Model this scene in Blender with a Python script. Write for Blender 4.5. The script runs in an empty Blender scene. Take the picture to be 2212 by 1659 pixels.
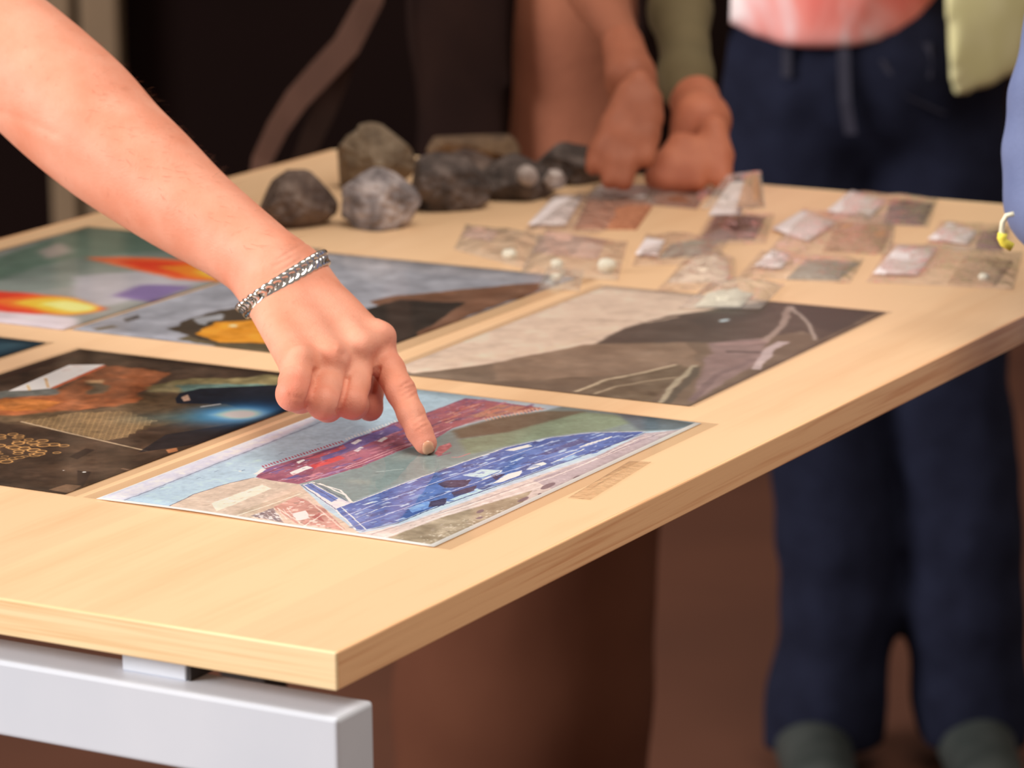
import bpy, bmesh, math, random
import numpy as np
from mathutils import Vector, Matrix, noise as mnoise

# ------------------------------------------------------------------ camera, world, lights
random.seed(7); rng = np.random.default_rng(7)
SC = bpy.context.scene
COL = SC.collection
CX, CY, F = 1106.0, 829.5, 7755.86          # principal point and focal length for a 2212 x 1659 frame
PITCH, ROLL = 0.224728, -0.011861
TZ = 0.90                                    # table top height
CAM = np.array([0.8520, -1.3224, TZ + 0.48406])
_a = math.radians(60.196)                    # long table edge, seen from the camera's right
RH = np.array([math.sin(_a), math.cos(_a), 0.0])       # camera right, level
FH = np.array([-math.cos(_a), math.sin(_a), 0.0])      # camera heading, level
ZH = np.array([0.0, 0.0, 1.0])
_f = math.cos(PITCH) * FH - math.sin(PITCH) * ZH
_u = np.cross(RH, _f)
CR = math.cos(ROLL) * RH + math.sin(ROLL) * _u
CU = -math.sin(ROLL) * RH + math.cos(ROLL) * _u
CF = _f

cam_data = bpy.data.cameras.new('camera')
cam_data.sensor_width = 36.0
cam_data.lens = F / 2212 * 36
cam_data.clip_start = 0.05
cam_data.dof.use_dof = True
cam_data.dof.focus_distance = 1.92
cam_data.dof.aperture_fstop = 10.5
cam = bpy.data.objects.new('camera', cam_data)
M = Matrix(((CR[0], CU[0], -CF[0], CAM[0]), (CR[1], CU[1], -CF[1], CAM[1]), (CR[2], CU[2], -CF[2], CAM[2]), (0, 0, 0, 1)))
cam.matrix_world = M
COL.objects.link(cam)
SC.camera = cam

SC.view_settings.view_transform = 'Standard'
SC.view_settings.look = 'None'
SC.view_settings.exposure = 0.0
SC.view_settings.gamma = 1.0
SC.view_settings.use_curve_mapping = False

world = bpy.data.worlds.new('room_light'); SC.world = world
world.use_nodes = True
bg = world.node_tree.nodes['Background']
bg.inputs[0].default_value = (1.0, 0.86, 0.74, 1)
bg.inputs[1].default_value = 0.34


def area_light(name, loc, target, sx, sy, power, color):
    d = bpy.data.lights.new(name, 'AREA'); d.shape = 'RECTANGLE'; d.size = sx; d.size_y = sy
    d.energy = power; d.color = color
    o = bpy.data.objects.new(name, d); COL.objects.link(o)
    o.location = loc
    o.rotation_euler = (Vector(target) - Vector(loc)).to_track_quat('-Z', 'Y').to_euler()
    return o


area_light('window_daylight', (-5.0, -4.5, 3.7), (-0.3, 0.7, 0.9), 3.4, 2.8, 690, (1.0, 0.97, 0.95))
area_light('overhead_fill', (0.45, 0.45, 2.9), (0.0, 0.9, 0.9), 1.4, 1.4, 38, (1.0, 0.92, 0.82))  # unseen fill from above, added to brighten the right of the table
SC.cycles.max_bounces = 8
SC.cycles.transparent_max_bounces = 16


# ------------------------------------------------------------------ helpers
def lin(c):
    c = np.asarray(c, float) / 255.0
    return np.where(c <= 0.04045, c / 12.92, ((c + 0.055) / 1.055) ** 2.4)


def L4(c):
    v = lin(c); return (float(v[0]), float(v[1]), float(v[2]), 1.0)


def ray(px, py):
    return (px - CX) / F * CR - (py - CY) / F * CU + CF


def tp(px, py, z=TZ):                          # the point at height z seen at a pixel
    d = ray(px, py); return CAM + d * ((z - CAM[2]) / d[2])


def pd(px, py, depth):                         # the point at a distance along the view
    return CAM + ray(px, py) * depth


def proj(v):                                   # points (N,3) -> pixels and depth
    q = v - CAM; z = q @ CF
    return CX + F * (q @ CR) / z, CY - F * (q @ CU) / z, z


def ch(px, py, dist):                          # the point at a level distance from the camera
    d = ray(px, py); return CAM + d * (dist / (d @ FH))


def tag(o, label=None, cat=None, group=None, kind=None):
    if label: o['label'] = label
    if cat: o['category'] = cat
    if group: o['group'] = group
    if kind: o['kind'] = kind
    return o


def empty(name, loc, label=None, cat=None, group=None, rotz=0.0):
    o = bpy.data.objects.new(name, None); COL.objects.link(o)
    o.empty_display_size = 0.05
    o.location = loc; o.rotation_euler = (0, 0, rotz)
    return tag(o, label, cat, group)


def link_mesh(name, me, mat, parent=None, world_verts=True):
    o = bpy.data.objects.new(name, me); COL.objects.link(o)
    if mat is not None and not me.materials: me.materials.append(mat)
    if parent is not None:
        o.parent = parent
        if world_verts:                        # the mesh was made in world space: bring it to the parent's space
            mw = Matrix.Translation(parent.location) @ parent.rotation_euler.to_matrix().to_4x4()
            me.transform(mw.inverted())
    return o


def mesh_from(verts, faces, smooth=True, name='mesh'):
    me = bpy.data.meshes.new(name)
    me.from_pydata([tuple(map(float, v)) for v in verts], [], [tuple(map(int, f)) for f in faces])
    if smooth: me.polygons.foreach_set('use_smooth', [True] * len(me.polygons))
    me.update()
    return me


def box(name, lo, hi, mat, parent=None, bevel=0.0, seg=2):
    bm = bmesh.new()
    bmesh.ops.create_cube(bm, size=1.0)
    for v in bm.verts:
        v.co = Vector([(lo[i] + hi[i]) / 2 + v.co[i] * (hi[i] - lo[i]) for i in range(3)])
    if bevel:
        bmesh.ops.bevel(bm, geom=bm.edges[:], offset=bevel, segments=seg, profile=0.5, affect='EDGES')
    me = bpy.data.meshes.new(name); bm.to_mesh(me); bm.free()
    return link_mesh(name, me, mat, parent)


# ---- materials
def new_mat(name):
    m = bpy.data.materials.new(name); m.use_nodes = True
    nt = m.node_tree
    return m, nt, nt.nodes['Principled BSDF'], nt.nodes, nt.links


def surface(name, c1, c2=None, rough=0.6, scale=20.0, stretch=(1, 1, 1), bump=0.0, bscale=None, metallic=0.0, detail=4.0, spec=0.5, coat=0.0, sheen=0.0):
    m, nt, b, N, Lk = new_mat(name)
    tc = N.new('ShaderNodeTexCoord'); mp = N.new('ShaderNodeMapping')
    mp.inputs['Scale'].default_value = stretch
    Lk.new(tc.outputs['Object'], mp.inputs['Vector'])
    nz = N.new('ShaderNodeTexNoise'); nz.inputs['Scale'].default_value = scale; nz.inputs['Detail'].default_value = detail
    Lk.new(mp.outputs[0], nz.inputs['Vector'])
    cr = N.new('ShaderNodeValToRGB')
    cr.color_ramp.elements[0].position = 0.32; cr.color_ramp.elements[1].position = 0.68
    cr.color_ramp.elements[0].color = L4(c1); cr.color_ramp.elements[1].color = L4(c2 or c1)
    Lk.new(nz.outputs['Fac'], cr.inputs['Fac']); Lk.new(cr.outputs['Color'], b.inputs['Base Color'])
    b.inputs['Roughness'].default_value = rough; b.inputs['Metallic'].default_value = metallic
    b.inputs['Specular IOR Level'].default_value = spec
    b.inputs['Coat Weight'].default_value = coat; b.inputs['Coat Roughness'].default_value = 0.08
    b.inputs['Sheen Weight'].default_value = sheen
    if bump:
        n2 = N.new('ShaderNodeTexNoise'); n2.inputs['Scale'].default_value = bscale or scale * 4; n2.inputs['Detail'].default_value = 5
        Lk.new(mp.outputs[0], n2.inputs['Vector'])
        bp = N.new('ShaderNodeBump'); bp.inputs['Strength'].default_value = bump; bp.inputs['Distance'].default_value = 0.002
        Lk.new(n2.outputs['Fac'], bp.inputs['Height']); Lk.new(bp.outputs['Normal'], b.inputs['Normal'])
    return m


def wood(name, base, dark, grain_axis, rough, fine, contrast=0.5, streak=60.0, spec=0.4, boards=False, along=0.06):
    m, nt, b, N, Lk = new_mat(name)
    tc = N.new('ShaderNodeTexCoord'); mp = N.new('ShaderNodeMapping')
    s = [1.0, 1.0, 1.0]; s[grain_axis] = along
    mp.inputs['Scale'].default_value = s
    Lk.new(tc.outputs['Object'], mp.inputs['Vector'])
    n1 = N.new('ShaderNodeTexNoise'); n1.inputs['Scale'].default_value = streak; n1.inputs['Detail'].default_value = 5; n1.inputs['Distortion'].default_value = 0.4
    n2 = N.new('ShaderNodeTexNoise'); n2.inputs['Scale'].default_value = fine; n2.inputs['Detail'].default_value = 3
    n3 = N.new('ShaderNodeTexNoise'); n3.inputs['Scale'].default_value = 5.0; n3.inputs['Detail'].default_value = 2
    for n in (n1, n2): Lk.new(mp.outputs[0], n.inputs['Vector'])
    Lk.new(tc.outputs['Object'], n3.inputs['Vector'])
    mx = N.new('ShaderNodeMath'); mx.operation = 'MULTIPLY_ADD'; mx.inputs[1].default_value = 0.45
    Lk.new(n2.outputs['Fac'], mx.inputs[0]); Lk.new(n1.outputs['Fac'], mx.inputs[2])
    mx2 = N.new('ShaderNodeMath'); mx2.operation = 'MULTIPLY_ADD'; mx2.inputs[1].default_value = 0.5
    Lk.new(n3.outputs['Fac'], mx2.inputs[0]); Lk.new(mx.outputs[0], mx2.inputs[2])
    cr = N.new('ShaderNodeValToRGB')
    cr.color_ramp.elements[0].position = 0.97 - contrast / 2; cr.color_ramp.elements[1].position = 0.97 + contrast / 2
    cr.color_ramp.elements[0].color = L4(dark); cr.color_ramp.elements[1].color = L4(base)
    Lk.new(mx2.outputs[0], cr.inputs['Fac'])
    out = cr.outputs['Color']
    if boards:                                 # glued staves: a faint tone per stave
        sx = N.new('ShaderNodeSeparateXYZ'); Lk.new(tc.outputs['Object'], sx.inputs[0])
        q = N.new('ShaderNodeMath'); q.operation = 'MULTIPLY'; q.inputs[1].default_value = 1 / 0.082
        Lk.new(sx.outputs[0], q.inputs[0])
        fl = N.new('ShaderNodeMath'); fl.operation = 'FLOOR'; Lk.new(q.outputs[0], fl.inputs[0])
        wn = N.new('ShaderNodeTexWhiteNoise'); wn.noise_dimensions = '1D'; Lk.new(fl.outputs[0], wn.inputs['W'])
        hv = N.new('ShaderNodeHueSaturation')
        vv = N.new('ShaderNodeMath'); vv.operation = 'MULTIPLY_ADD'; vv.inputs[1].default_value = 0.07; vv.inputs[2].default_value = 0.965
        Lk.new(wn.outputs['Value'], vv.inputs[0]); Lk.new(vv.outputs[0], hv.inputs['Value']); Lk.new(out, hv.inputs['Color'])
        out = hv.outputs['Color']
    Lk.new(out, b.inputs['Base Color'])
    b.inputs['Roughness'].default_value = rough; b.inputs['Specular IOR Level'].default_value = spec
    bp = N.new('ShaderNodeBump'); bp.inputs['Strength'].default_value = 0.08; bp.inputs['Distance'].default_value = 0.001
    Lk.new(mx.outputs[0], bp.inputs['Height']); Lk.new(bp.outputs['Normal'], b.inputs['Normal'])
    return m


def film_material(name, tint=(1, 1, 1), rough=0.12, gloss=1.0, crumple=0.0, cscale=60, haze=0.0, ior=1.35):
    m, nt, b, N, Lk = new_mat(name)
    N.remove(b); out = N['Material Output']
    tr = N.new('ShaderNodeBsdfTransparent'); tr.inputs[0].default_value = (*tint, 1)
    gl = N.new('ShaderNodeBsdfGlossy'); gl.inputs['Roughness'].default_value = rough; gl.inputs[0].default_value = (gloss, gloss, gloss, 1)
    fr = N.new('ShaderNodeFresnel')             # same reflectance from both sides of the thin film
    ge = N.new('ShaderNodeNewGeometry'); io = N.new('ShaderNodeMath'); io.operation = 'MULTIPLY_ADD'
    io.inputs[1].default_value = 1 / ior - ior; io.inputs[2].default_value = ior
    Lk.new(ge.outputs['Backfacing'], io.inputs[0]); Lk.new(io.outputs[0], fr.inputs[0])
    mx = N.new('ShaderNodeMixShader'); Lk.new(fr.outputs[0], mx.inputs[0])
    base = tr.outputs[0]
    if haze:
        df = N.new('ShaderNodeBsdfDiffuse'); df.inputs[0].default_value = (0.90, 0.82, 0.76, 1)
        m2 = N.new('ShaderNodeMixShader'); m2.inputs[0].default_value = haze
        Lk.new(tr.outputs[0], m2.inputs[1]); Lk.new(df.outputs[0], m2.inputs[2]); base = m2.outputs[0]
    Lk.new(base, mx.inputs[1]); Lk.new(gl.outputs[0], mx.inputs[2]); Lk.new(mx.outputs[0], out.inputs[0])
    if crumple:
        tc = N.new('ShaderNodeTexCoord')
        nz = N.new('ShaderNodeTexNoise'); nz.inputs['Scale'].default_value = cscale; nz.inputs['Detail'].default_value = 3
        Lk.new(tc.outputs['Object'], nz.inputs['Vector'])
        bp = N.new('ShaderNodeBump'); bp.inputs['Strength'].default_value = crumple; bp.inputs['Distance'].default_value = 0.01
        Lk.new(nz.outputs['Fac'], bp.inputs['Height'])
        for n in (gl, fr): Lk.new(bp.outputs['Normal'], n.inputs['Normal'])
    return m


# ---- signed distance modelling: round cones and ellipsoids blended, then meshed with surface nets
class Field:
    def __init__(self, lo, hi, vox):
        self.lo = np.array(lo, float); self.vox = vox
        self.n = np.maximum(np.ceil((np.array(hi) - self.lo) / vox).astype(int) + 1, 2)
        self.D = np.full(self.n, 1.0, np.float32)

    def sub(self, lo, hi, margin):
        a = np.clip(np.floor((lo - margin - self.lo) / self.vox).astype(int), 0, self.n - 1)
        b = np.clip(np.ceil((hi + margin - self.lo) / self.vox).astype(int) + 1, 1, self.n)
        ax = [(self.lo[i] + self.vox * np.arange(a[i], b[i])).astype(np.float32) for i in range(3)]
        return tuple(slice(a[i], b[i]) for i in range(3)), np.meshgrid(*ax, indexing='ij', sparse=True)

    def blend(self, sl, d, k):
        A = self.D[sl]
        if k > 0:
            h = np.maximum(k - np.abs(A - d), 0) / k
            self.D[sl] = np.minimum(A, d) - h * h * k * 0.25
        else:
            self.D[sl] = np.minimum(A, d)

    def cone(self, a, b, ra, rb, k=0.0, squash=None):
        a = np.array(a, float); b = np.array(b, float)
        r = max(ra, rb); m = r + max(k, 0) + 3 * self.vox
        sl, (X, Y, Z) = self.sub(np.minimum(a, b), np.maximum(a, b), m)
        ab = b - a; q = float(ab @ ab) + 1e-12
        px, py, pz = X - a[0], Y - a[1], Z - a[2]
        t = np.clip((px * ab[0] + py * ab[1] + pz * ab[2]) / q, 0, 1).astype(np.float32)
        dx, dy, dz = px - t * ab[0], py - t * ab[1], pz - t * ab[2]
        if squash is not None:                 # (axis vector, factor): wider than deep
            w = np.array(squash[0], float); w /= np.linalg.norm(w)
            s = dx * w[0] + dy * w[1] + dz * w[2]
            e = (squash[1] - 1)
            dx, dy, dz = dx + e * s * w[0], dy + e * s * w[1], dz + e * s * w[2]
        d = np.sqrt(dx * dx + dy * dy + dz * dz) - (ra + (rb - ra) * t)
        self.blend(sl, d.astype(np.float32), k)

    def chain(self, pts, k=0.0, squash=None):   # pts: (point, radius)
        for (a, ra), (b, rb) in zip(pts, pts[1:]): self.cone(a, b, ra, rb, k, squash)

    def ell(self, c, rad, k=0.0, rot=None):
        c = np.array(c, float); rad = np.array(rad, float); m = rad.max() + max(k, 0) + 3 * self.vox
        sl, (X, Y, Z) = self.sub(c, c, m)
        P = [X - c[0], Y - c[1], Z - c[2]]
        if rot is not None: P = [rot[i][0] * P[0] + rot[i][1] * P[1] + rot[i][2] * P[2] for i in range(3)]
        k0 = np.sqrt((P[0] / rad[0]) ** 2 + (P[1] / rad[1]) ** 2 + (P[2] / rad[2]) ** 2)
        k1 = np.sqrt((P[0] / rad[0] ** 2) ** 2 + (P[1] / rad[1] ** 2) ** 2 + (P[2] / rad[2] ** 2) ** 2) + 1e-6
        self.blend(sl, (k0 * (k0 - 1.0) / k1).astype(np.float32), k)

    def merge(self, other, k):
        h = np.maximum(k - np.abs(self.D - other.D), 0) / max(k, 1e-9)
        self.D = np.minimum(self.D, other.D) - h * h * k * 0.25

    def cut(self, fn, k=0.0):                   # keep where fn <= 0
        ax = [(self.lo[i] + self.vox * np.arange(self.n[i])).astype(np.float32) for i in range(3)]
        X, Y, Z = np.meshgrid(*ax, indexing='ij', sparse=True)
        self.D = np.maximum(self.D, fn(X, Y, Z).astype(np.float32))

    def at(self, P):
        q = (np.asarray(P, float) - self.lo) / self.vox
        q = np.clip(q, 0, self.n - 1.001); i = np.floor(q).astype(int); f = q - i
        out = 0.0
        for dx in (0, 1):
            for dy in (0, 1):
                for dz in (0, 1):
                    w = (f[..., 0] if dx else 1 - f[..., 0]) * (f[..., 1] if dy else 1 - f[..., 1]) * (f[..., 2] if dz else 1 - f[..., 2])
                    out = out + w * self.D[i[..., 0] + dx, i[..., 1] + dy, i[..., 2] + dz]
        return out

    def normal(self, P):
        e = self.vox; g = np.stack([self.at(P + np.eye(3)[i] * e) - self.at(P - np.eye(3)[i] * e) for i in range(3)], -1)
        return g / (np.linalg.norm(g, axis=-1, keepdims=True) + 1e-9)

    def mesh(self):
        D = self.D.copy()
        for ax in range(3):                     # close the border
            s = [slice(None)] * 3
            for e in (0, -1):
                s[ax] = e; D[tuple(s)] = np.maximum(D[tuple(s)], self.vox * 0.5)
        S = D < 0
        n = self.n
        cnt = np.zeros(n - 1, np.int8); pos = np.zeros((*(n - 1), 3), np.float32); wt = np.zeros(n - 1, np.float32)
        corner = lambda A, o: A[o[0]:n[0] - 1 + o[0], o[1]:n[1] - 1 + o[1], o[2]:n[2] - 1 + o[2]]
        offs = [(a, b, c) for a in (0, 1) for b in (0, 1) for c in (0, 1)]
        for o in offs: cnt += corner(S, o)
        mixed = (cnt > 0) & (cnt < 8)
        idx = np.full(n - 1, -1, np.int64); cells = np.argwhere(mixed); idx[mixed] = np.arange(len(cells))
        P = np.zeros((len(cells), 3)); W = np.zeros(len(cells))
        for o in offs:
            for ax in range(3):
                if o[ax]: continue
                o2 = list(o); o2[ax] = 1
                d0 = D[cells[:, 0] + o[0], cells[:, 1] + o[1], cells[:, 2] + o[2]]
                d1 = D[cells[:, 0] + o2[0], cells[:, 1] + o2[1], cells[:, 2] + o2[2]]
                x = (d0 < 0) != (d1 < 0)
                t = np.where(x, d0 / np.where(x, d0 - d1, 1), 0)
                p = np.tile(np.array(o, float), (len(cells), 1)); p[:, ax] = t
                P[x] += p[x]; W[x] += 1
        V = self.lo + self.vox * (cells + P / W[:, None])
        faces = []
        for ax in range(3):
            a, b = [i for i in range(3) if i != ax]
            lo = [slice(None)] * 3; hi = [slice(None)] * 3
            lo[ax] = slice(0, n[ax] - 1); hi[ax] = slice(1, n[ax])
            s0, s1 = S[tuple(lo)], S[tuple(hi)]
            e = np.argwhere(s0 != s1)
            e = e[(e[:, a] > 0) & (e[:, b] > 0) & (e[:, a] < n[a] - 1) & (e[:, b] < n[b] - 1)]
            inside = s0[e[:, 0], e[:, 1], e[:, 2]]
            def cell(da, db):
                q = e.copy(); q[:, a] += da; q[:, b] += db
                return idx[q[:, 0], q[:, 1], q[:, 2]]
            quad = np.stack([cell(-1, -1), cell(0, -1), cell(0, 0), cell(-1, 0)], 1)
            flip = inside if ax != 1 else ~inside
            quad[~flip] = quad[~flip][:, ::-1]
            faces.append(quad)
        return V, np.concatenate(faces)


def to_mesh(V, Fc, name):
    me = bpy.data.meshes.new(name)
    me.vertices.add(len(V)); me.vertices.foreach_set('co', np.asarray(V, np.float32).ravel())
    me.loops.add(Fc.size); me.loops.foreach_set('vertex_index', Fc.astype(np.int32).ravel())
    me.polygons.add(len(Fc)); me.polygons.foreach_set('loop_start', np.arange(0, Fc.size, 4, dtype=np.int32))
    me.polygons.foreach_set('use_smooth', np.ones(len(Fc), bool))
    me.update(calc_edges=True); me.validate()
    return me


def relax(V, Fc, it=2, w=0.5):
    for _ in range(it):
        acc = np.zeros_like(V); c = np.zeros(len(V))
        for i in range(4):
            for j in (1, 3):
                np.add.at(acc, Fc[:, i], V[Fc[:, (i + j) % 4]]); np.add.at(c, Fc[:, i], 1)
        V = V * (1 - w) + w * acc / np.maximum(c, 1)[:, None]
    return V


# ------------------------------------------------------------------ the room
MAT_FLOOR = surface('floor_brown', (90, 53, 38), (110, 66, 47), rough=0.7, scale=1.6, bump=0.05, detail=3)
MAT_WALL = surface('wall_dark', (22, 13, 12), (30, 18, 16), rough=0.95, scale=0.8, spec=0.06)
MAT_TRIM = surface('trim_brown', (126, 104, 80), (138, 114, 88), rough=0.7, scale=3)

FO = CAM.copy(); FO[2] = 0.0                   # point on the floor under the camera
ANG = math.atan2(RH[1], RH[0])


def room_box(name, x0, x1, y0, y1, z0, z1, mat):
    me = bpy.data.meshes.new(name)
    o = box(name, (x0, y0, z0), (x1, y1, z1), mat, bevel=0.0)
    o.location = FO; o.rotation_euler = (0, 0, ANG)
    tag(o, kind='structure')
    return o


room_box('floor', -4.5, 4.5, -3.2, 7.3, -0.05, 0.0, MAT_FLOOR)
room_box('wall_back', -4.5, 4.5, 7.0, 7.15, 0.0, 3.2, MAT_WALL)
# pilaster of brown panels in the far left corner of the view, with the dark slit between its two boards
wx = lambda px, d=6.9: (px - CX) / F * d / math.cos(0.13)
tr = empty('trim_1', FO, rotz=ANG); tag(tr, kind='structure')
for a, b, c in ((112, 168, 'board'), (186, 268, 'board')):
    p = box(c, (wx(a), 6.90, 0.0), (wx(b), 6.998, 3.2), MAT_TRIM, None, 0.006)
    p.parent = tr

# ------------------------------------------------------------------ the table
W, LEN = 0.778, 1.222
MAT_TOP = wood('maple_top', (239, 200, 158), (229, 186, 143), 1, 0.42, 260, 0.7, 30, boards=True)
MAT_BANDX = wood('pine_edge_x', (255, 226, 178), (238, 196, 142), 0, 0.5, 1100, 0.5, 420, along=0.012)
MAT_BANDY = wood('pine_edge_y', (252, 202, 152), (228, 166, 118), 1, 0.5, 900, 0.5, 320, along=0.02)  # same pine as the front; the right side's shade is in this browner colour
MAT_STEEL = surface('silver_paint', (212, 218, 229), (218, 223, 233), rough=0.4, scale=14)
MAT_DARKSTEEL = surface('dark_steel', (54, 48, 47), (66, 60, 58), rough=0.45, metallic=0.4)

table = empty('table', (-W / 2, LEN / 2, 0.0), 'light maple table on silver steel frame, prints and stones spread on it', 'table')
TT = 0.0178
box('tabletop', (-W + 0.0012, 0.0012, TZ - TT), (-0.0012, LEN - 0.0012, TZ), MAT_TOP, table, 0.0006, 1)
for nm, lo, hi, mt in (('edge_band', (-W, -0.0006, TZ - TT - 0.0003), (0.0006, 0.0016, TZ + 0.0002), MAT_BANDX),
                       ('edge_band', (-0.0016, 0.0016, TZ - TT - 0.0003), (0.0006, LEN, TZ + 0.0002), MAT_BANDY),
                       ('edge_band', (-W, LEN - 0.0012, TZ - TT - 0.0003), (-0.0016, LEN + 0.0008, TZ + 0.0002), MAT_BANDX),
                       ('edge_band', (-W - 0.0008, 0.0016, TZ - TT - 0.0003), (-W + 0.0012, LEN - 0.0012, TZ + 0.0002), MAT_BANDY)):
    box(nm, lo, hi, mt, table, 0.0007, 2)
zr = TZ - 0.030
RB = 0.0385
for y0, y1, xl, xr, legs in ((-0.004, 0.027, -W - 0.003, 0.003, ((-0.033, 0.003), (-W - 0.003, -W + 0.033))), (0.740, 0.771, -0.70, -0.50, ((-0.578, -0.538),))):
    box('frame_rail', (xl, y0, zr - RB), (xr, y1, zr), MAT_STEEL if y0 < 0.1 else MAT_DARKSTEEL, table, 0.0022, 3)  # inner frame coloured dark, so the gap under the top reads as shade
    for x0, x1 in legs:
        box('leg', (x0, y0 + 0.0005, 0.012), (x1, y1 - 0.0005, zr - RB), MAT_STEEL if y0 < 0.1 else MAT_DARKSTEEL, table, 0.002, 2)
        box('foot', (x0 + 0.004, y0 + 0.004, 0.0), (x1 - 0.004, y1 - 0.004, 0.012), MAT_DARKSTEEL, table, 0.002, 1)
    for xc in (xr - 0.112, xl + 0.112):
        ya = y0 + 0.015 if y0 < 0.5 else y0 + 0.004
        br = box('spacer_block', (xc - 0.0195, ya, zr), (xc + 0.0175, ya + 0.012, TZ - TT), MAT_STEEL, table, 0.0006, 1)
        tag(br, 'pale grey spacer block')
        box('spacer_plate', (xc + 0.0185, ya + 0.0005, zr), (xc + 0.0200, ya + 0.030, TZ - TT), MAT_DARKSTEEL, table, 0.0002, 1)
box('centre_rail', (-W / 2 - 0.015, 0.027, zr - 0.030), (-W / 2 + 0.015, 0.740, zr), MAT_STEEL, table, 0.002, 2)

# ------------------------------------------------------------------ the prints
class Paint:
    """A small painter for one flat print; shapes are given where they were seen and mapped to the sheet."""
    def __init__(self, x0, y0, x1, y1, res, base):
        self.o = (x0, y0); self.s = (x1 - x0, y1 - y0)
        self.w = int((x1 - x0) * 1000 * res); self.h = int((y1 - y0) * 1000 * res); self.res = res
        self.A = np.zeros((self.h, self.w, 3), np.float32); self.A[:] = np.array(base) / 255.0
        self.gx, self.gy = np.meshgrid(np.arange(self.w) + 0.5, np.arange(self.h) + 0.5)

    def m(self, pts):
        out = []
        for p in pts:
            q = tp(*p); out.append(((q[0] - self.o[0]) * 1000 * self.res, (q[1] - self.o[1]) * 1000 * self.res))
        return np.array(out)

    def mask(self, P):
        a = np.clip(np.floor(P.min(0)).astype(int), 0, [self.w, self.h]); b = np.clip(np.ceil(P.max(0)).astype(int) + 1, 0, [self.w, self.h])
        if (b <= a).any(): return None, None
        sl = (slice(a[1], b[1]), slice(a[0], b[0])); X = self.gx[sl]; Y = self.gy[sl]
        ins = np.zeros(X.shape, bool)
        for (x0, y0), (x1, y1) in zip(P, np.roll(P, -1, 0)):
            if y0 == y1: continue
            c = ((y0 > Y) != (y1 > Y)) & (X < (x1 - x0) * (Y - y0) / (y1 - y0) + x0)
            ins ^= c
        return sl, ins

    def poly(self, pts, col, alpha=1.0, noise=0.0, raw=False):
        P = np.array(pts, float) if raw else self.m(pts)
        sl, k = self.mask(P)
        if sl is None: return
        c = np.array(col) / 255.0
        R = self.A[sl]; v = c
        if noise: v = c + (self.fbm(R.shape[:2]) * noise)[..., None]
        R[k] = (R * (1 - alpha) + v * alpha)[k]

    def fbm(self, shp, cells=10):
        out = np.zeros(shp, np.float32); amp = 1.0
        for o in range(4):
            n = cells * 2 ** o
            g = rng.standard_normal((max(2, int(n * shp[0] / max(shp)) + 2), max(2, int(n * shp[1] / max(shp)) + 2)))
            yi = np.linspace(0, g.shape[0] - 1.001, shp[0]); xi = np.linspace(0, g.shape[1] - 1.001, shp[1])
            y0 = yi.astype(int); x0 = xi.astype(int); fy = (yi - y0)[:, None]; fx = (xi - x0)[None]
            out += amp * ((g[y0][:, x0] * (1 - fx) + g[y0][:, x0 + 1] * fx) * (1 - fy) + (g[y0 + 1][:, x0] * (1 - fx) + g[y0 + 1][:, x0 + 1] * fx) * fy)
            amp *= 0.6
        return out * 0.5

    def line(self, pts, mm, col, alpha=1.0):
        P = self.m(pts); r = mm * self.res / 2
        for a, b in zip(P, P[1:]):
            d = b - a; n = np.array([-d[1], d[0]]) / (np.linalg.norm(d) + 1e-6) * r
            self.poly([a + n, b + n, b - n, a - n], col, alpha, raw=True)

    def oval(self, p, rx, ry, col, alpha=1.0, ang=0.0, soft=False, pw=2.0):   # rx, ry in mm along the sheet
        c = self.m([p])[0]; rx *= self.res; ry *= self.res
        X = self.gx - c[0]; Y = self.gy - c[1]; ca, sa = math.cos(ang), math.sin(ang)
        q = ((X * ca + Y * sa) / rx) ** 2 + ((-X * sa + Y * ca) / ry) ** 2
        w = (np.exp(-q) if soft else np.clip((1.1 - q) * 5, 0, 1)) * alpha
        self.A += (np.array(col, np.float32) / 255 - self.A) * w[..., None].astype(np.float32)

    def specks(self, pts, n, mm, cols, alpha=1.0, ang=None, asp=1.0):
        P = self.m(pts); a, b = P.min(0), P.max(0); k = 0
        while k < n:
            q = a + rng.random(2) * (b - a)
            if self.inside(P, q):
                s = mm * self.res * (0.4 + rng.random()); t = rng.random() * 3.14 if ang is None else ang + rng.normal() * 0.06
                u = np.array([math.cos(t), math.sin(t)]) * s * asp / 2; v = np.array([-math.sin(t), math.cos(t)]) * s / 2
                self.poly([q + u + v, q + u - v, q - u - v, q - u + v], cols[rng.integers(len(cols))], alpha, raw=True)
            k += 1

    @staticmethod
    def inside(P, q):
        ins = False
        for (x0, y0), (x1, y1) in zip(P, np.roll(P, -1, 0)):
            if (y0 > q[1]) != (y1 > q[1]) and q[0] < (x1 - x0) * (q[1] - y0) / (y1 - y0) + x0: ins = not ins
        return ins

    def blur(self, r):
        r = int(max(1, r)); k = np.exp(-0.5 * (np.arange(-2 * r, 2 * r + 1) / r) ** 2); k /= k.sum()
        for ax in (0, 1):
            B = np.zeros_like(self.A); pad = [(0, 0)] * 3; pad[ax] = (2 * r, 2 * r); Q = np.pad(self.A, pad, 'edge')
            for i, w in enumerate(k):
                s = [slice(None)] * 3; s[ax] = slice(i, i + self.A.shape[ax]); B += w * Q[tuple(s)]
            self.A = B.astype(np.float32)

    def grain(self, amt, cells=40):
        self.A += (self.fbm(self.A.shape[:2], cells) * amt)[..., None]

    def warp(self, mm, cells=24):
        dx = self.fbm(self.A.shape[:2], cells) * mm * self.res; dy = self.fbm(self.A.shape[:2], cells) * mm * self.res
        yy = np.clip(self.gy - 0.5 + dy, 0, self.h - 1).astype(int); xx = np.clip(self.gx - 0.5 + dx, 0, self.w - 1).astype(int)
        self.A = self.A[yy, xx]

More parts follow.
